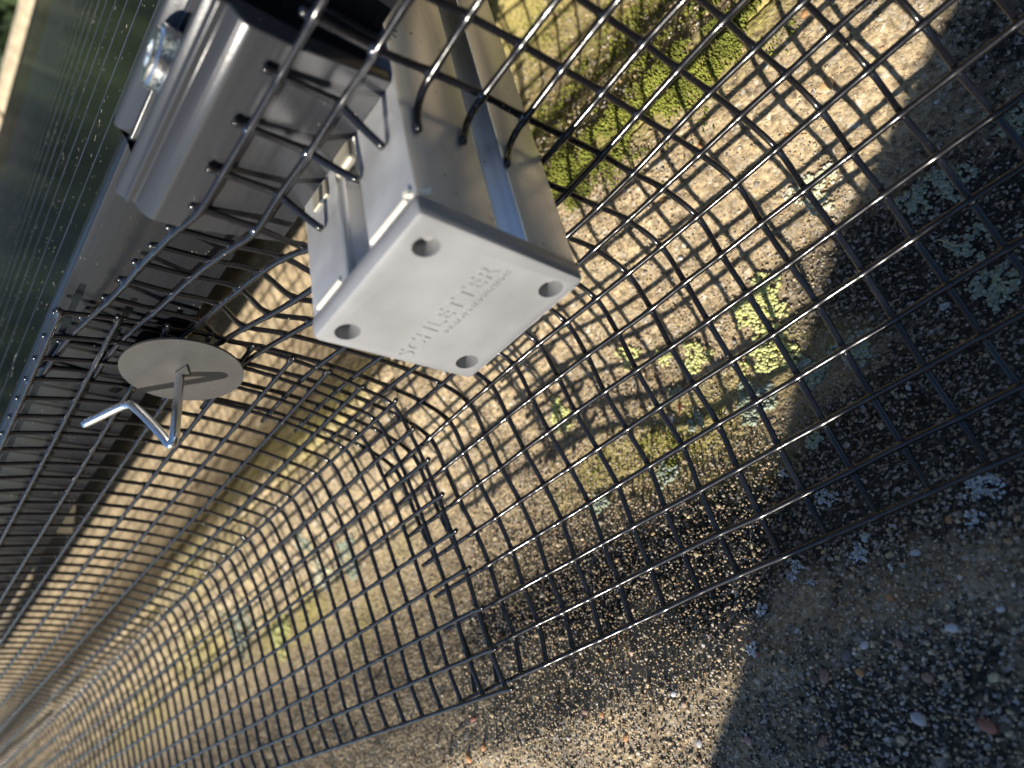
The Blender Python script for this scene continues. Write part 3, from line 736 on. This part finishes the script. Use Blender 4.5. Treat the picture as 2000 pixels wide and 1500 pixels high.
# ------------------------------------------------------------------ wire mesh sheets
NEAR = np.array([[[-55.08,-39.87,-170.88],[-42.4,-39.72,-170.72],[-29.72,-39.56,-170.57],[-17.04,-39.4,-170.41],[-4.36,-39.24,-170.25],[8.32,-39.08,-170.1],[21.0,-38.93,-169.94],[33.61,-38.81,-169.82],[46.07,-38.75,-169.8],[58.63,-38.52,-169.81],[71.32,-38.36,-169.64],[84.11,-38.28,-169.32],[96.97,-38.23,-168.91],[109.64,-37.94,-168.59],[121.74,-37.4,-167.69],[132.92,-36.65,-165.79],[143.21,-35.75,-163.19],[152.91,-34.8,-160.35],[162.44,-33.94,-157.74],[172.35,-33.33,-155.79],[183.15,-32.97,-154.84],[194.67,-32.75,-154.56],[206.35,-32.57,-154.43]],[[-55.05,-52.48,-171.29],[-42.35,-52.24,-171.18],[-29.65,-52.0,-171.07],[-16.94,-51.75,-170.96],[-4.24,-51.51,-170.85],[8.46,-51.26,-170.75],[21.17,-51.02,-170.64],[33.88,-50.82,-170.48],[46.65,-50.67,-170.24],[59.47,-50.35,-170.07],[72.41,-50.0,-169.83],[85.38,-49.77,-169.46],[98.24,-49.86,-168.93],[110.74,-49.74,-168.63],[122.62,-49.32,-167.79],[133.58,-48.61,-165.95],[143.65,-47.69,-163.41],[153.13,-46.71,-160.63],[162.48,-45.8,-158.07],[172.35,-45.09,-156.13],[183.15,-44.66,-155.17],[194.67,-44.43,-154.9],[206.35,-44.24,-154.77]],[[-55.05,-64.81,-168.27],[-42.34,-64.55,-168.17],[-29.63,-64.29,-168.06],[-16.92,-64.04,-167.95],[-4.2,-63.78,-167.85],[8.51,-63.53,-167.74],[21.22,-63.27,-167.63],[33.91,-63.06,-167.51],[46.58,-62.94,-167.33],[59.31,-62.77,-167.14],[72.1,-62.64,-166.86],[84.9,-62.43,-166.63],[97.59,-62.24,-166.48],[110.13,-62.03,-166.22],[122.12,-61.56,-165.28],[133.19,-60.73,-163.36],[143.37,-59.64,-160.74],[152.97,-58.46,-157.89],[162.45,-57.36,-155.27],[172.35,-56.51,-153.34],[183.15,-56.02,-152.39],[194.67,-55.78,-152.12],[206.35,-55.59,-151.99]],[[-54.98,-77.49,-166.34],[-42.26,-77.3,-166.17],[-29.53,-77.12,-165.99],[-16.81,-76.94,-165.82],[-4.09,-76.75,-165.64],[8.55,-76.56,-165.55],[21.04,-76.28,-165.67],[33.78,-75.9,-165.63],[46.57,-75.73,-165.39],[59.28,-75.54,-165.22],[72.0,-75.45,-164.98],[84.38,-75.57,-164.89],[97.0,-75.41,-164.78],[109.65,-75.07,-164.5],[121.76,-74.42,-163.56],[132.95,-73.33,-161.64],[143.25,-71.93,-159.03],[152.95,-70.46,-156.2],[162.45,-69.14,-153.6],[172.35,-68.15,-151.69],[183.15,-67.6,-150.75],[194.67,-67.35,-150.48],[206.35,-67.16,-150.35]],[[-55.14,-89.78,-162.94],[-42.47,-89.62,-162.79],[-29.81,-89.46,-162.65],[-17.14,-89.3,-162.5],[-4.47,-89.15,-162.35],[8.23,-88.98,-162.19],[20.94,-88.75,-162.06],[33.48,-88.44,-162.15],[46.07,-88.13,-162.2],[59.07,-87.8,-161.89],[71.93,-87.65,-161.55],[84.79,-87.53,-161.21],[97.62,-87.35,-160.93],[110.19,-87.06,-160.67],[122.19,-86.4,-159.81],[133.25,-85.24,-157.99],[143.43,-83.72,-155.51],[153.02,-82.08,-152.8],[162.46,-80.58,-150.31],[172.35,-79.45,-148.45],[183.15,-78.84,-147.53],[194.67,-78.58,-147.26],[206.35,-78.39,-147.13]],[[-55.09,-101.45,-158.61],[-42.4,-101.23,-158.5],[-29.72,-101.01,-158.38],[-17.03,-100.79,-158.27],[-4.41,-100.63,-158.17],[8.05,-100.59,-158.13],[20.58,-100.42,-158.12],[33.29,-100.12,-158.05],[46.16,-99.77,-157.88],[58.93,-99.61,-157.64],[71.81,-99.38,-157.35],[84.77,-99.22,-156.93],[97.61,-99.23,-156.49],[110.36,-99.24,-155.82],[122.43,-98.74,-154.75],[133.48,-97.43,-153.01],[143.64,-95.64,-150.68],[153.21,-93.72,-148.14],[162.61,-91.94,-145.82],[172.43,-90.57,-144.16],[183.16,-89.82,-143.4],[194.67,-89.52,-143.17],[206.35,-89.34,-143.04]],[[-55.0,-113.6,-154.83],[-42.28,-113.38,-154.7],[-29.57,-113.16,-154.56],[-16.86,-112.93,-154.43],[-4.14,-112.71,-154.29],[8.46,-112.54,-154.22],[20.85,-112.45,-154.27],[33.53,-112.18,-154.21],[46.34,-111.93,-154.01],[59.2,-111.66,-153.77],[71.75,-111.61,-153.65],[84.41,-111.46,-153.51],[97.3,-111.4,-153.07],[110.08,-111.3,-152.47],[122.41,-110.59,-151.28],[133.68,-109.24,-149.3],[143.86,-107.34,-146.95],[153.4,-105.26,-144.47],[162.78,-103.33,-142.2],[172.57,-101.87,-140.58],[183.26,-101.06,-139.87],[194.69,-100.72,-139.74],[206.35,-100.52,-139.64]],[[-55.21,-125.66,-150.25],[-42.55,-125.49,-150.12],[-29.89,-125.32,-150.0],[-17.23,-125.15,-149.87],[-4.55,-124.93,-149.76],[8.12,-124.65,-149.72],[20.71,-124.43,-149.69],[33.43,-124.06,-149.67],[46.01,-123.86,-149.63],[59.02,-123.41,-149.4],[71.94,-123.16,-149.09],[84.73,-123.11,-148.75],[97.57,-123.06,-148.36],[110.35,-122.91,-147.79],[122.48,-122.34,-146.65],[133.61,-120.91,-144.82],[143.78,-118.83,-142.55],[153.33,-116.54,-140.13],[162.72,-114.43,-137.93],[172.53,-112.84,-136.35],[183.24,-111.97,-135.64],[194.68,-111.61,-135.5],[206.35,-111.41,-135.41]],[[-54.96,-130.5,-138.31],[-42.23,-130.33,-138.11],[-29.51,-130.16,-137.92],[-16.78,-130.0,-137.72],[-4.05,-129.83,-137.53],[8.57,-129.68,-137.43],[21.05,-129.46,-137.5],[33.98,-129.03,-137.33],[46.84,-128.57,-137.24],[59.55,-128.14,-137.28],[72.28,-127.91,-137.14],[85.07,-127.76,-136.87],[97.74,-127.62,-136.71],[110.35,-127.5,-136.59],[122.96,-127.42,-136.48],[135.58,-127.44,-136.37],[148.19,-127.56,-136.25],[160.82,-127.77,-136.13],[173.5,-128.0,-136.0],[186.2,-128.19,-135.86],[198.9,-128.29,-135.73],[211.59,-128.31,-135.59],[224.29,-128.31,-135.45]],[[-54.9,-130.13,-125.53],[-42.16,-129.97,-125.31],[-29.41,-129.82,-125.09],[-16.66,-129.66,-124.86],[-3.91,-129.51,-124.64],[8.76,-129.39,-124.46],[21.28,-129.25,-124.45],[33.98,-128.76,-124.53],[46.88,-128.05,-124.61],[59.72,-127.34,-124.74],[72.33,-126.95,-124.84],[84.93,-126.86,-124.7],[97.57,-126.84,-124.48],[110.2,-126.88,-124.25],[122.84,-127.19,-124.03],[135.47,-127.94,-123.81],[148.12,-129.0,-123.6],[160.8,-130.13,-123.45],[173.5,-131.2,-123.31],[186.2,-132.01,-123.17],[198.9,-132.39,-123.03],[211.59,-132.46,-122.89],[224.29,-132.46,-122.76]],[[-55.05,-128.99,-112.94],[-42.36,-128.92,-112.7],[-29.66,-128.84,-112.46],[-16.96,-128.77,-112.22],[-4.26,-128.7,-111.98],[8.44,-128.63,-111.73],[21.17,-128.39,-111.59],[34.02,-127.68,-111.72],[46.77,-126.91,-111.98],[59.25,-126.32,-112.36],[72.04,-125.69,-112.48],[84.78,-125.5,-112.29],[97.44,-125.5,-112.02],[110.11,-125.61,-111.75],[122.77,-126.21,-111.48],[135.44,-127.57,-111.21],[148.11,-129.47,-110.97],[160.8,-131.49,-110.81],[173.5,-133.37,-110.67],[186.2,-134.77,-110.53],[198.9,-135.42,-110.39],[211.59,-135.54,-110.26],[224.29,-135.54,-110.12]],[[-55.04,-127.63,-100.42],[-42.32,-127.51,-100.2],[-29.6,-127.4,-99.98],[-16.89,-127.28,-99.76],[-4.17,-127.16,-99.54],[8.55,-127.04,-99.32],[21.26,-126.92,-99.09],[33.96,-126.63,-99.02],[46.67,-125.84,-99.34],[59.52,-125.05,-99.54],[72.22,-124.81,-99.42],[84.86,-124.75,-99.23],[97.5,-124.7,-99.03],[110.13,-124.78,-98.83],[122.77,-125.53,-98.63],[135.42,-127.23,-98.45],[148.1,-129.6,-98.3],[160.8,-132.24,-98.16],[173.5,-134.73,-98.02],[186.2,-136.56,-97.89],[198.9,-137.4,-97.75],[211.59,-137.56,-97.61],[224.29,-137.56,-97.47]],[[-55.03,-126.16,-87.81],[-42.3,-126.02,-87.59],[-29.57,-125.89,-87.37],[-16.84,-125.75,-87.15],[-4.11,-125.61,-86.93],[8.62,-125.48,-86.71],[21.35,-125.34,-86.49],[34.07,-125.07,-86.39],[46.79,-124.34,-86.65],[59.52,-123.52,-86.98],[72.19,-123.27,-86.9],[84.83,-123.23,-86.69],[97.48,-123.19,-86.47],[110.12,-123.32,-85.97],[122.76,-124.25,-84.63],[135.42,-126.33,-83.06],[148.1,-129.2,-81.57],[160.8,-132.4,-80.14],[173.5,-135.39,-78.75],[186.2,-137.58,-77.4],[198.9,-138.6,-76.34],[211.59,-138.78,-76.08],[224.29,-138.78,-76.08]],[[-55.06,-123.31,-75.5],[-42.36,-123.16,-75.33],[-29.67,-123.0,-75.16],[-16.98,-122.85,-74.98],[-4.29,-122.7,-74.81],[8.41,-122.54,-74.64],[21.1,-122.39,-74.47],[33.79,-122.24,-74.3],[46.44,-121.97,-74.26],[58.99,-121.45,-74.5],[71.68,-121.17,-74.45],[84.43,-120.99,-74.24],[97.17,-120.81,-74.04],[109.92,-120.85,-73.55],[122.66,-121.84,-72.19],[135.4,-124.25,-70.58],[148.1,-127.7,-69.05],[160.8,-131.56,-67.58],[173.5,-135.15,-66.14],[186.2,-137.79,-64.75],[198.9,-139.0,-63.66],[211.59,-139.22,-63.38],[224.29,-139.22,-63.38]],[[-55.06,-121.83,-62.89],[-42.32,-121.67,-62.68],[-29.58,-121.5,-62.48],[-16.84,-121.33,-62.27],[-4.09,-121.16,-62.07],[8.65,-120.99,-61.87],[21.39,-120.82,-61.66],[34.13,-120.65,-61.46],[46.81,-120.29,-61.47],[59.34,-119.67,-61.82],[71.93,-119.69,-61.6],[84.62,-119.62,-61.37],[97.31,-119.42,-61.23],[110.94,-117.92,-61.26],[120.34,-122.14,-60.16],[131.51,-125.9,-59.37],[143.28,-129.44,-58.82],[155.67,-132.62,-58.36],[168.34,-135.53,-57.67],[181.69,-137.93,-56.0],[195.29,-139.0,-54.25],[208.89,-139.05,-53.3],[222.49,-138.87,-52.6]],[[-55.06,-118.37,-50.67],[-42.36,-118.17,-50.52],[-29.64,-117.98,-50.36],[-16.93,-117.8,-50.19],[-4.21,-117.62,-50.02],[8.5,-117.43,-49.85],[21.22,-117.25,-49.68],[33.94,-117.07,-49.51],[46.65,-116.88,-49.34],[59.33,-116.68,-49.23],[71.96,-116.41,-49.21],[84.7,-116.17,-49.06],[97.35,-116.2,-48.78],[109.19,-116.67,-48.91],[119.4,-119.95,-47.83],[130.67,-123.92,-47.01],[142.37,-127.78,-46.56],[154.62,-131.5,-46.13],[167.35,-134.85,-45.33],[180.86,-137.46,-43.52],[194.62,-138.54,-41.68],[208.39,-138.47,-40.66],[222.15,-138.14,-39.92]],[[-55.06,-117.14,-38.03],[-42.36,-116.93,-37.89],[-29.68,-116.72,-37.78],[-17.0,-116.51,-37.67],[-4.33,-116.29,-37.56],[8.35,-116.08,-37.45],[21.03,-115.86,-37.34],[33.71,-115.65,-37.23],[46.39,-115.44,-37.12],[58.98,-115.23,-37.09],[71.46,-115.02,-37.16],[84.16,-114.85,-36.99],[96.62,-114.94,-36.85],[108.38,-115.92,-36.65],[118.9,-118.74,-35.42],[129.66,-122.39,-35.03],[140.93,-126.33,-34.59],[152.69,-129.98,-34.33],[165.05,-133.29,-33.57],[178.78,-135.74,-31.4],[192.96,-136.66,-29.1],[207.14,-136.48,-27.74],[221.32,-136.05,-26.69]]])
FAR = np.array([[-30.64,-151.94],[-42.4,-148.65],[-54.86,-146.4],[-67.52,-144.16],[-79.88,-141.47],[-92.46,-138.57],[-104.91,-135.15],[-116.31,-130.94],[-126.41,-125.56],[-130.56,-113.38],[-133.64,-101.32],[-135.66,-88.96],[-136.88,-76.08],[-137.32,-63.38],[-136.6,-51.2],[-135.58,-38.44],[-133.3,-24.59]])
JS = list(range(-9, 14))
RW = 0.80
def offset_dirs(prof):
    """outward direction of the sheet for each row (towards the open air)"""
    t = np.gradient(np.array(prof), axis=0)
    t /= np.linalg.norm(t, axis=1)[:, None]
    # rows run from outer edge inwards and up; outward normal = (+y, +z) side
    n = np.stack([t[:, 1], -t[:, 0]], -1)
    n[n.sum(1) < 0] *= -1
    return n
def wet(rad, n, sub, amp=0.30):
    """coating gathers at each weld"""
    k = np.arange(n) % sub
    d = np.minimum(k, sub - k) / sub
    return rad * (1 + amp * np.exp(-(d / 0.10) ** 2) + 0.025 * rng.standard_normal(n))
near = empty('wire_mesh', (0.06, -0.1, -0.17))
tag(near, 'nearer black square wire mesh sheet, cut out round the rail and bent over the tile', 'wire mesh', 'bird proofing mesh sheets')
nn_ = offset_dirs([(NEAR[k, 9, 1], NEAR[k, 9, 2]) for k in range(17)])
SUB = 10
CUTROWS = (12, 13, 14)
TIPS = {14: (64.2, -108.6, -60.4), 13: (64.3, -112.0, -71.6), 12: (64.4, -112.2, -83.2)}
def add_long(P, ext0=6.0, ext1=6.0, tip=None, parent=near, sub=SUB, sides=10, rad=RW):
    P = np.array(P, float)
    d0 = (P[0] - P[1]); d0 /= np.linalg.norm(d0); d1 = (P[-1] - P[-2]); d1 /= np.linalg.norm(d1)
    pts = catmull(P, sub)
    r = wet(rad, len(pts), sub)
    if ext0: pts = np.vstack([P[0] + d0 * ext0, pts]); r = np.concatenate([[rad], r])
    if tip is not None:
        a = pts[-1]; tip = np.array(tip)
        mid = a + d1 * np.linalg.norm(tip - a) * .55 * np.array([1, 1, 1])
        add = np.array([(1 - t) ** 2 * a + 2 * t * (1 - t) * mid + t * t * tip for t in np.linspace(.12, 1, 8)])
        pts = np.vstack([pts, add]); r = np.concatenate([r, np.full(8, rad)])
    elif ext1:
        pts = np.vstack([pts, P[-1] + d1 * ext1 * .6, P[-1] + d1 * ext1]); r = np.concatenate([r, [rad, rad]])
    return link('long_wire', tube('long_wire', pts, r, sides), mat_wire, parent)
for k in range(17):
    P = NEAR[k, :22].copy()
    P = P + np.random.default_rng(k).normal(0, 0.06, P.shape)
    if k in CUTROWS:
        add_long(P[:10], tip=TIPS[k])                 # up to the wire just before the rail
        add_long(P[13:], ext0=4.5)                    # beyond the rail
    else:
        add_long(P)
def cross_pts(col, inset=1.1, norm=nn_):
    P = np.array(col, float)
    P[:, 1] -= norm[:, 0] * inset; P[:, 2] -= norm[:, 1] * inset
    return P
def add_cross(P, sub=SUB, parent=near, sides=10, top=1.7, name='cross_wire', rad=RW, tip=None, bottom=0.9):
    d1 = P[-1] - P[-2]; d1 /= np.linalg.norm(d1)
    d0 = P[0] - P[1]; d0 /= np.linalg.norm(d0)
    pts = catmull(P, sub); r = wet(rad, len(pts), sub)
    if tip is not None:
        a = pts[-1]; tip = np.array(tip); mid = (a + tip) / 2 + np.array([0, 1.2, -0.6])
        add = np.array([(1 - t) ** 2 * a + 2 * t * (1 - t) * mid + t * t * tip for t in np.linspace(.12, 1, 8)])
        pts = np.vstack([pts, add]); r = np.concatenate([r, np.full(8, rad)])
    elif top:
        pts = np.vstack([pts, P[-1] + d1 * top * .6, P[-1] + d1 * top]); r = np.concatenate([r, [rad, rad]])
    if bottom:
        pts = np.vstack([P[0] + d0 * bottom, pts]); r = np.concatenate([[rad], r])
    return link(name, tube(name, pts, r, sides), mat_wire, parent)
CT = {1: (70.8, -108.4, -56.9), 2: (80.2, -108.9, -56.9), 3: (95.2, -108.8, -56.9)}
for ji, j in enumerate(JS[:22]):
    P = cross_pts(NEAR[:, ji])
    if j in (1, 2, 3):
        add_cross(P[:12], top=2.5)
        q = P[15:17][::-1]
        q = np.vstack([q[0] + (q[0] - q[1]) / 12 * 2.6, q[0], q[1]])
        add_cross(q, top=0, tip=CT[j], bottom=0)
    else:
        add_cross(P)

def beads(pts, rad, parent):  # glossy beads added on the welds to catch sun glints
    pts = np.asarray(pts, float); n = len(pts)
    r = np.full(n, rad) * rng.uniform(.92, 1.12, n)
    T, TF = ICO2, ICOF2; nv = len(T)
    V = (T[None] * r[:, None, None] * np.array([1.12, 1, 1]) + pts[:, None, :]).reshape(-1, 3) * MM
    F = (TF[None] + (np.arange(n) * nv)[:, None, None]).reshape(-1, 3)
    o = link('weld_glint_beads', mesh_np('weld_glint_beads', V, F, True), mat_bead, parent); o['kind'] = 'stuff'
bp_ = []
for k in range(17):
    for ji, j in enumerate(JS[:22]):
        if k in CUTROWS and j in (1, 2, 3): continue
        P = NEAR[k, ji].copy(); P[1] -= nn_[k, 0] * .45; P[2] -= nn_[k, 1] * .45
        bp_.append(P)
beads(bp_, 1.16, near)
# far sheet
farm = empty('wire_mesh', (0.6, -0.1, -0.15))
tag(farm, 'farther sheet of black coated square wire mesh running away along the panel edge', 'wire mesh', 'bird proofing mesh sheets')
nf_ = offset_dirs(FAR)
PX = 11.4; XF0 = 176.0; NC = 112
def far_y(x, k):
    drift = -5.5 * min(max((x - 172) / 158, 0), 1.3) * (1 - k / 3) if k < 3 else 0.0
    w = drift + 0.4 * math.sin(x / 190.0 + k * .12) * (1 if k < 13 else .3) + 0.2 * math.sin(x / 61.0 + k * .5) * (1 if k < 13 else .2)
    return w
for k in range(17):
    xs = np.array([XF0 + PX * i for i in range(NC)])
    P = np.stack([xs, np.array([FAR[k, 0] + far_y(x, k) for x in xs]), np.array([FAR[k, 1] + 0.6 * far_y(x + 50, max(k, 3)) for x in xs])], -1)
    nearP, restP = P[:30], P[29:]
    pts = catmull(nearP, 7); r = wet(RW * .95, len(pts), 7)
    st = P[0] + np.array([-5.4, 2.2 if k > 8 else 0.6, 1.2])
    pts2 = catmull(restP, 3); r2 = np.full(len(pts2), RW * .95)
    allp = np.vstack([st, P[0] + np.array([-3, .6, .3]), pts, pts2[1:]]); rr_ = np.concatenate([[RW * .95, RW * .95], r, r2[1:]])
    link('long_wire', tube('long_wire', allp, rr_, 8), mat_wire, farm)
shared = {}
for i in range(NC):
    x = XF0 + PX * i
    P = np.stack([np.full(17, x), np.array([FAR[k, 0] + far_y(x, k) for k in range(17)]), np.array([FAR[k, 1] + 0.6 * far_y(x + 50, max(k, 3)) for k in range(17)])], -1)
    P[:, 1] -= nf_[:, 0] * 1.2; P[:, 2] -= nf_[:, 1] * 1.2
    add_cross(P, sub=8 if i < 30 else 4, parent=farm, sides=8 if i < 40 else 6, rad=RW * .95, top=1.3)

fb = []
for k in range(17):
    for i in range(NC):
        x = XF0 + PX * i
        fb.append((x, FAR[k, 0] + far_y(x, k) - nf_[k, 0] * .4, FAR[k, 1] + 0.6 * far_y(x + 50, max(k, 3)) - nf_[k, 1] * .4))
beads(fb, 1.12, farm)
# ------------------------------------------------------------------ mesh clip: disc washer on a hooked wire
disc = empty('mesh_clip', (0.189, -0.132, -0.06))
tag(disc, 'round steel disc washer with a bent hook wire through its middle, below the panel edge', 'mesh clip')
n_ = Vector((0.0533, 1, 0.0528)).normalized()
cc = Vector((187.4, -131.6, -59.8))
rot = n_.to_track_quat('Z', 'X').to_matrix().to_4x4()
bm = bmesh.new()
bmesh.ops.create_cone(bm, cap_ends=True, segments=72, radius1=17.3 * MM, radius2=17.3 * MM, depth=0.7 * MM)
top = [f for f in bm.faces if f.normal.z > .9]
bmesh.ops.inset_individual(bm, faces=top, thickness=14.0 * MM, depth=0)
bmesh.ops.inset_individual(bm, faces=top, thickness=2.2 * MM, depth=0.5 * MM)
bmesh.ops.transform(bm, matrix=Matrix.Translation(cc * MM) @ rot, verts=bm.verts)
me = bpy.data.meshes.new('disc_washer'); bm.to_mesh(me); bm.free()
for p in me.polygons: p.use_smooth = True
me.set_sharp_from_angle(angle=math.radians(30))
link('disc_washer', me, mat_steel, disc)
b0 = Vector((188.9, -131.0, -59.5))
hook = [(188.9, -162, -59.8), (188.9, -145, -59.6), tuple(b0), (188.9, -120, -59.0), (188.9, -111.0, -58.6), (189.3, -108.4, -58.4), (190.6, -107.8, -57.9), (193.5, -112, -56.6), (198, -119, -54.0), (203.2, -126.4, -50.9), (205.2, -128.0, -49.9), (208.0, -128.3, -48.3), (214, -128.0, -45.0), (220.4, -127.8, -41.6)]
hp = catmull(hook, 6)
link('hook_wire', tube('hook_wire', hp, 1.4, 16), mat_hook, disc)
# spring tab punched in the washer
tb = prism('lock_tab', [(182.6, -59.3), (187.6, -62.2), (187.6, -57.6)], 'y', -131.1, -130.2, 0.15)
link('lock_tab', tb, mat_steel, disc)

# ------------------------------------------------------------------ the photographer, kneeling beside the camera
cloth = simple('navy_work_clothes', (0.03, 0.035, 0.05), 0.9)
skin = simple('skin', (0.45, 0.28, 0.2), 0.5)
hair = simple('dark_hair', (0.03, 0.02, 0.015), 0.8)
J = {
 'pelvis': (-150, 350, 105, 112), 'waist': (-170, 370, 230, 108), 'chest': (-185, 385, 370, 128), 'collar': (-175, 375, 470, 95), 'neck': (-160, 360, 535, 50), 'jaw': (-150, 345, 590, 66), 'head': (-150, 340, 660, 84), 'crown': (-155, 345, 715, 62),
 'hipr': (-80, 340, 84, 74), 'thr': (70, 328, 8.0, 73), 'kneer': (262, 300, -114, 57), 'shinr': (110, 395, -118, 48), 'anklr': (-70, 470, -128, 36), 'toer': (-170, 500, -140, 30),
 'hipl': (-225, 345, 85, 82), 'kneel': (-330, 60, -100, 58), 'shinl': (-300, 260, -120, 48), 'ankll': (-290, 450, -130, 36), 'toel': (-290, 540, -140, 30),
 'shr': (-80, 330, 455, 58), 'elr': (-95, 190, 235, 42), 'wrr': (-120, 95, 20, 27), 'palmr': (-112, 72, -22, 24),
 'shl': (-300, 400, 455, 58), 'ell': (-390, 280, 260, 42), 'wrl': (-330, 130, 60, 27), 'palml': (-318, 100, 20, 24)}
E_ = [('pelvis', 'waist'), ('waist', 'chest'), ('chest', 'collar'), ('collar', 'neck'), ('neck', 'jaw'), ('jaw', 'head'), ('head', 'crown'), ('pelvis', 'hipr'), ('hipr', 'thr'), ('thr', 'kneer'), ('kneer', 'shinr'), ('shinr', 'anklr'), ('anklr', 'toer'), ('pelvis', 'hipl'), ('hipl', 'kneel'), ('kneel', 'shinl'), ('shinl', 'ankll'), ('ankll', 'toel'), ('collar', 'shr'), ('shr', 'elr'), ('elr', 'wrr'), ('wrr', 'palmr'), ('collar', 'shl'), ('shl', 'ell'), ('ell', 'wrl'), ('wrl', 'palml')]
for side, base_, dx in (('r', (-112, 72, -22), 1), ('l', (-318, 100, 20), -1)):
    for q in range(5):
        off = (q - 2) * 13
        ln = [46, 62, 68, 64, 52][q]
        a_ = (base_[0] + (8 + off * .5) * 1, base_[1] - 10, base_[2] - off * .6 - 14)
        b__ = (a_[0] + ln * .42, a_[1] - ln * .38, a_[2] - ln * .25)
        c__ = (b__[0] + ln * .30, b__[1] - ln * .10, b__[2] + ln * .12)
        for nm, p, rad in ((f'f{side}{q}a', a_, 9), (f'f{side}{q}b', b__, 8.5), (f'f{side}{q}c', c__, 7.5)): J[nm] = (*p, rad)
        E_ += [('palm' + side, f'f{side}{q}a'), (f'f{side}{q}a', f'f{side}{q}b'), (f'f{side}{q}b', f'f{side}{q}c')]
names = list(J); ix = {n: i for i, n in enumerate(names)}
me = bpy.data.meshes.new('body')
me.from_pydata([tuple(c * MM for c in J[n][:3]) for n in names], [(ix[a], ix[b_]) for a, b_ in E_], [])
body = bpy.data.objects.new('body', me); C.objects.link(body)
body.modifiers.new('skin', 'SKIN'); sb_ = body.modifiers.new('sub', 'SUBSURF'); sb_.levels = 1; sb_.render_levels = 1
for i, n in enumerate(names):
    sv = me.skin_vertices[0].data[i]; sv.radius = (J[n][3] * MM, J[n][3] * MM); sv.use_root = (n == 'pelvis')
bpy.context.view_layer.update()
bm_ = bpy.data.meshes.new_from_object(body.evaluated_get(bpy.context.evaluated_depsgraph_get()))
bpy.data.objects.remove(body)
for m_ in (cloth, skin, hair): bm_.materials.append(m_)
keyp = np.array([J[n][:3] for n in names])
for p in bm_.polygons:
    c = np.array(p.center[:]) * 1000
    nm = names[int(np.argmin(((keyp - c) ** 2).sum(1)))]
    p.use_smooth = True
    if nm in ('neck', 'jaw') or nm.startswith('palm') or (nm[0] == 'f' and nm[1] in 'rl'): p.material_index = 1
    elif nm in ('head', 'crown'): p.material_index = 2 if (c[1] > 330 or c[2] > 690) else 1
person = empty('person', (-0.15, 0.35, -0.17))
tag(person, 'person kneeling on the roof in dark navy work clothes, holding a phone, outside the picture', 'person')
link('body', bm_, None, person)
for nm, (x, y, z), r_, mt in (('eye', (-178, 262, 655), 9, hair), ('eye', (-122, 262, 655), 9, hair), ('nose', (-150, 252, 632), 12, skin), ('mouth', (-150, 272, 600), 15, skin), ('ear', (-238, 345, 645), 18, skin), ('ear', (-64, 345, 645), 18, skin)):
    scatter(nm, np.array([x]), np.array([y]), np.array([z]), np.array([r_]), np.array([r_ * .5]), np.array([r_ * .9]), np.array([[.3, .2, .15]]), mt, person, (ICO2, ICOF2), 0, None)
# phone body just behind the lens
ph = bpy.data.meshes.new('phone_body')
bm = bmesh.new(); bmesh.ops.create_cube(bm, size=1)
bmesh.ops.scale(bm, vec=(0.160, 0.074, 0.008), verts=bm.verts)
bmesh.ops.bevel(bm, geom=list(bm.edges), offset=0.003, segments=3, affect='EDGES')
bmesh.ops.transform(bm, matrix=cam.matrix_world @ Matrix.Translation((0.066, -0.022, 0.0078)), verts=bm.verts)
bm.to_mesh(ph); bm.free()
pho = link('phone', ph, mat_black_plastic)
tag(pho, 'black smartphone held at the camera position, outside the picture', 'phone')
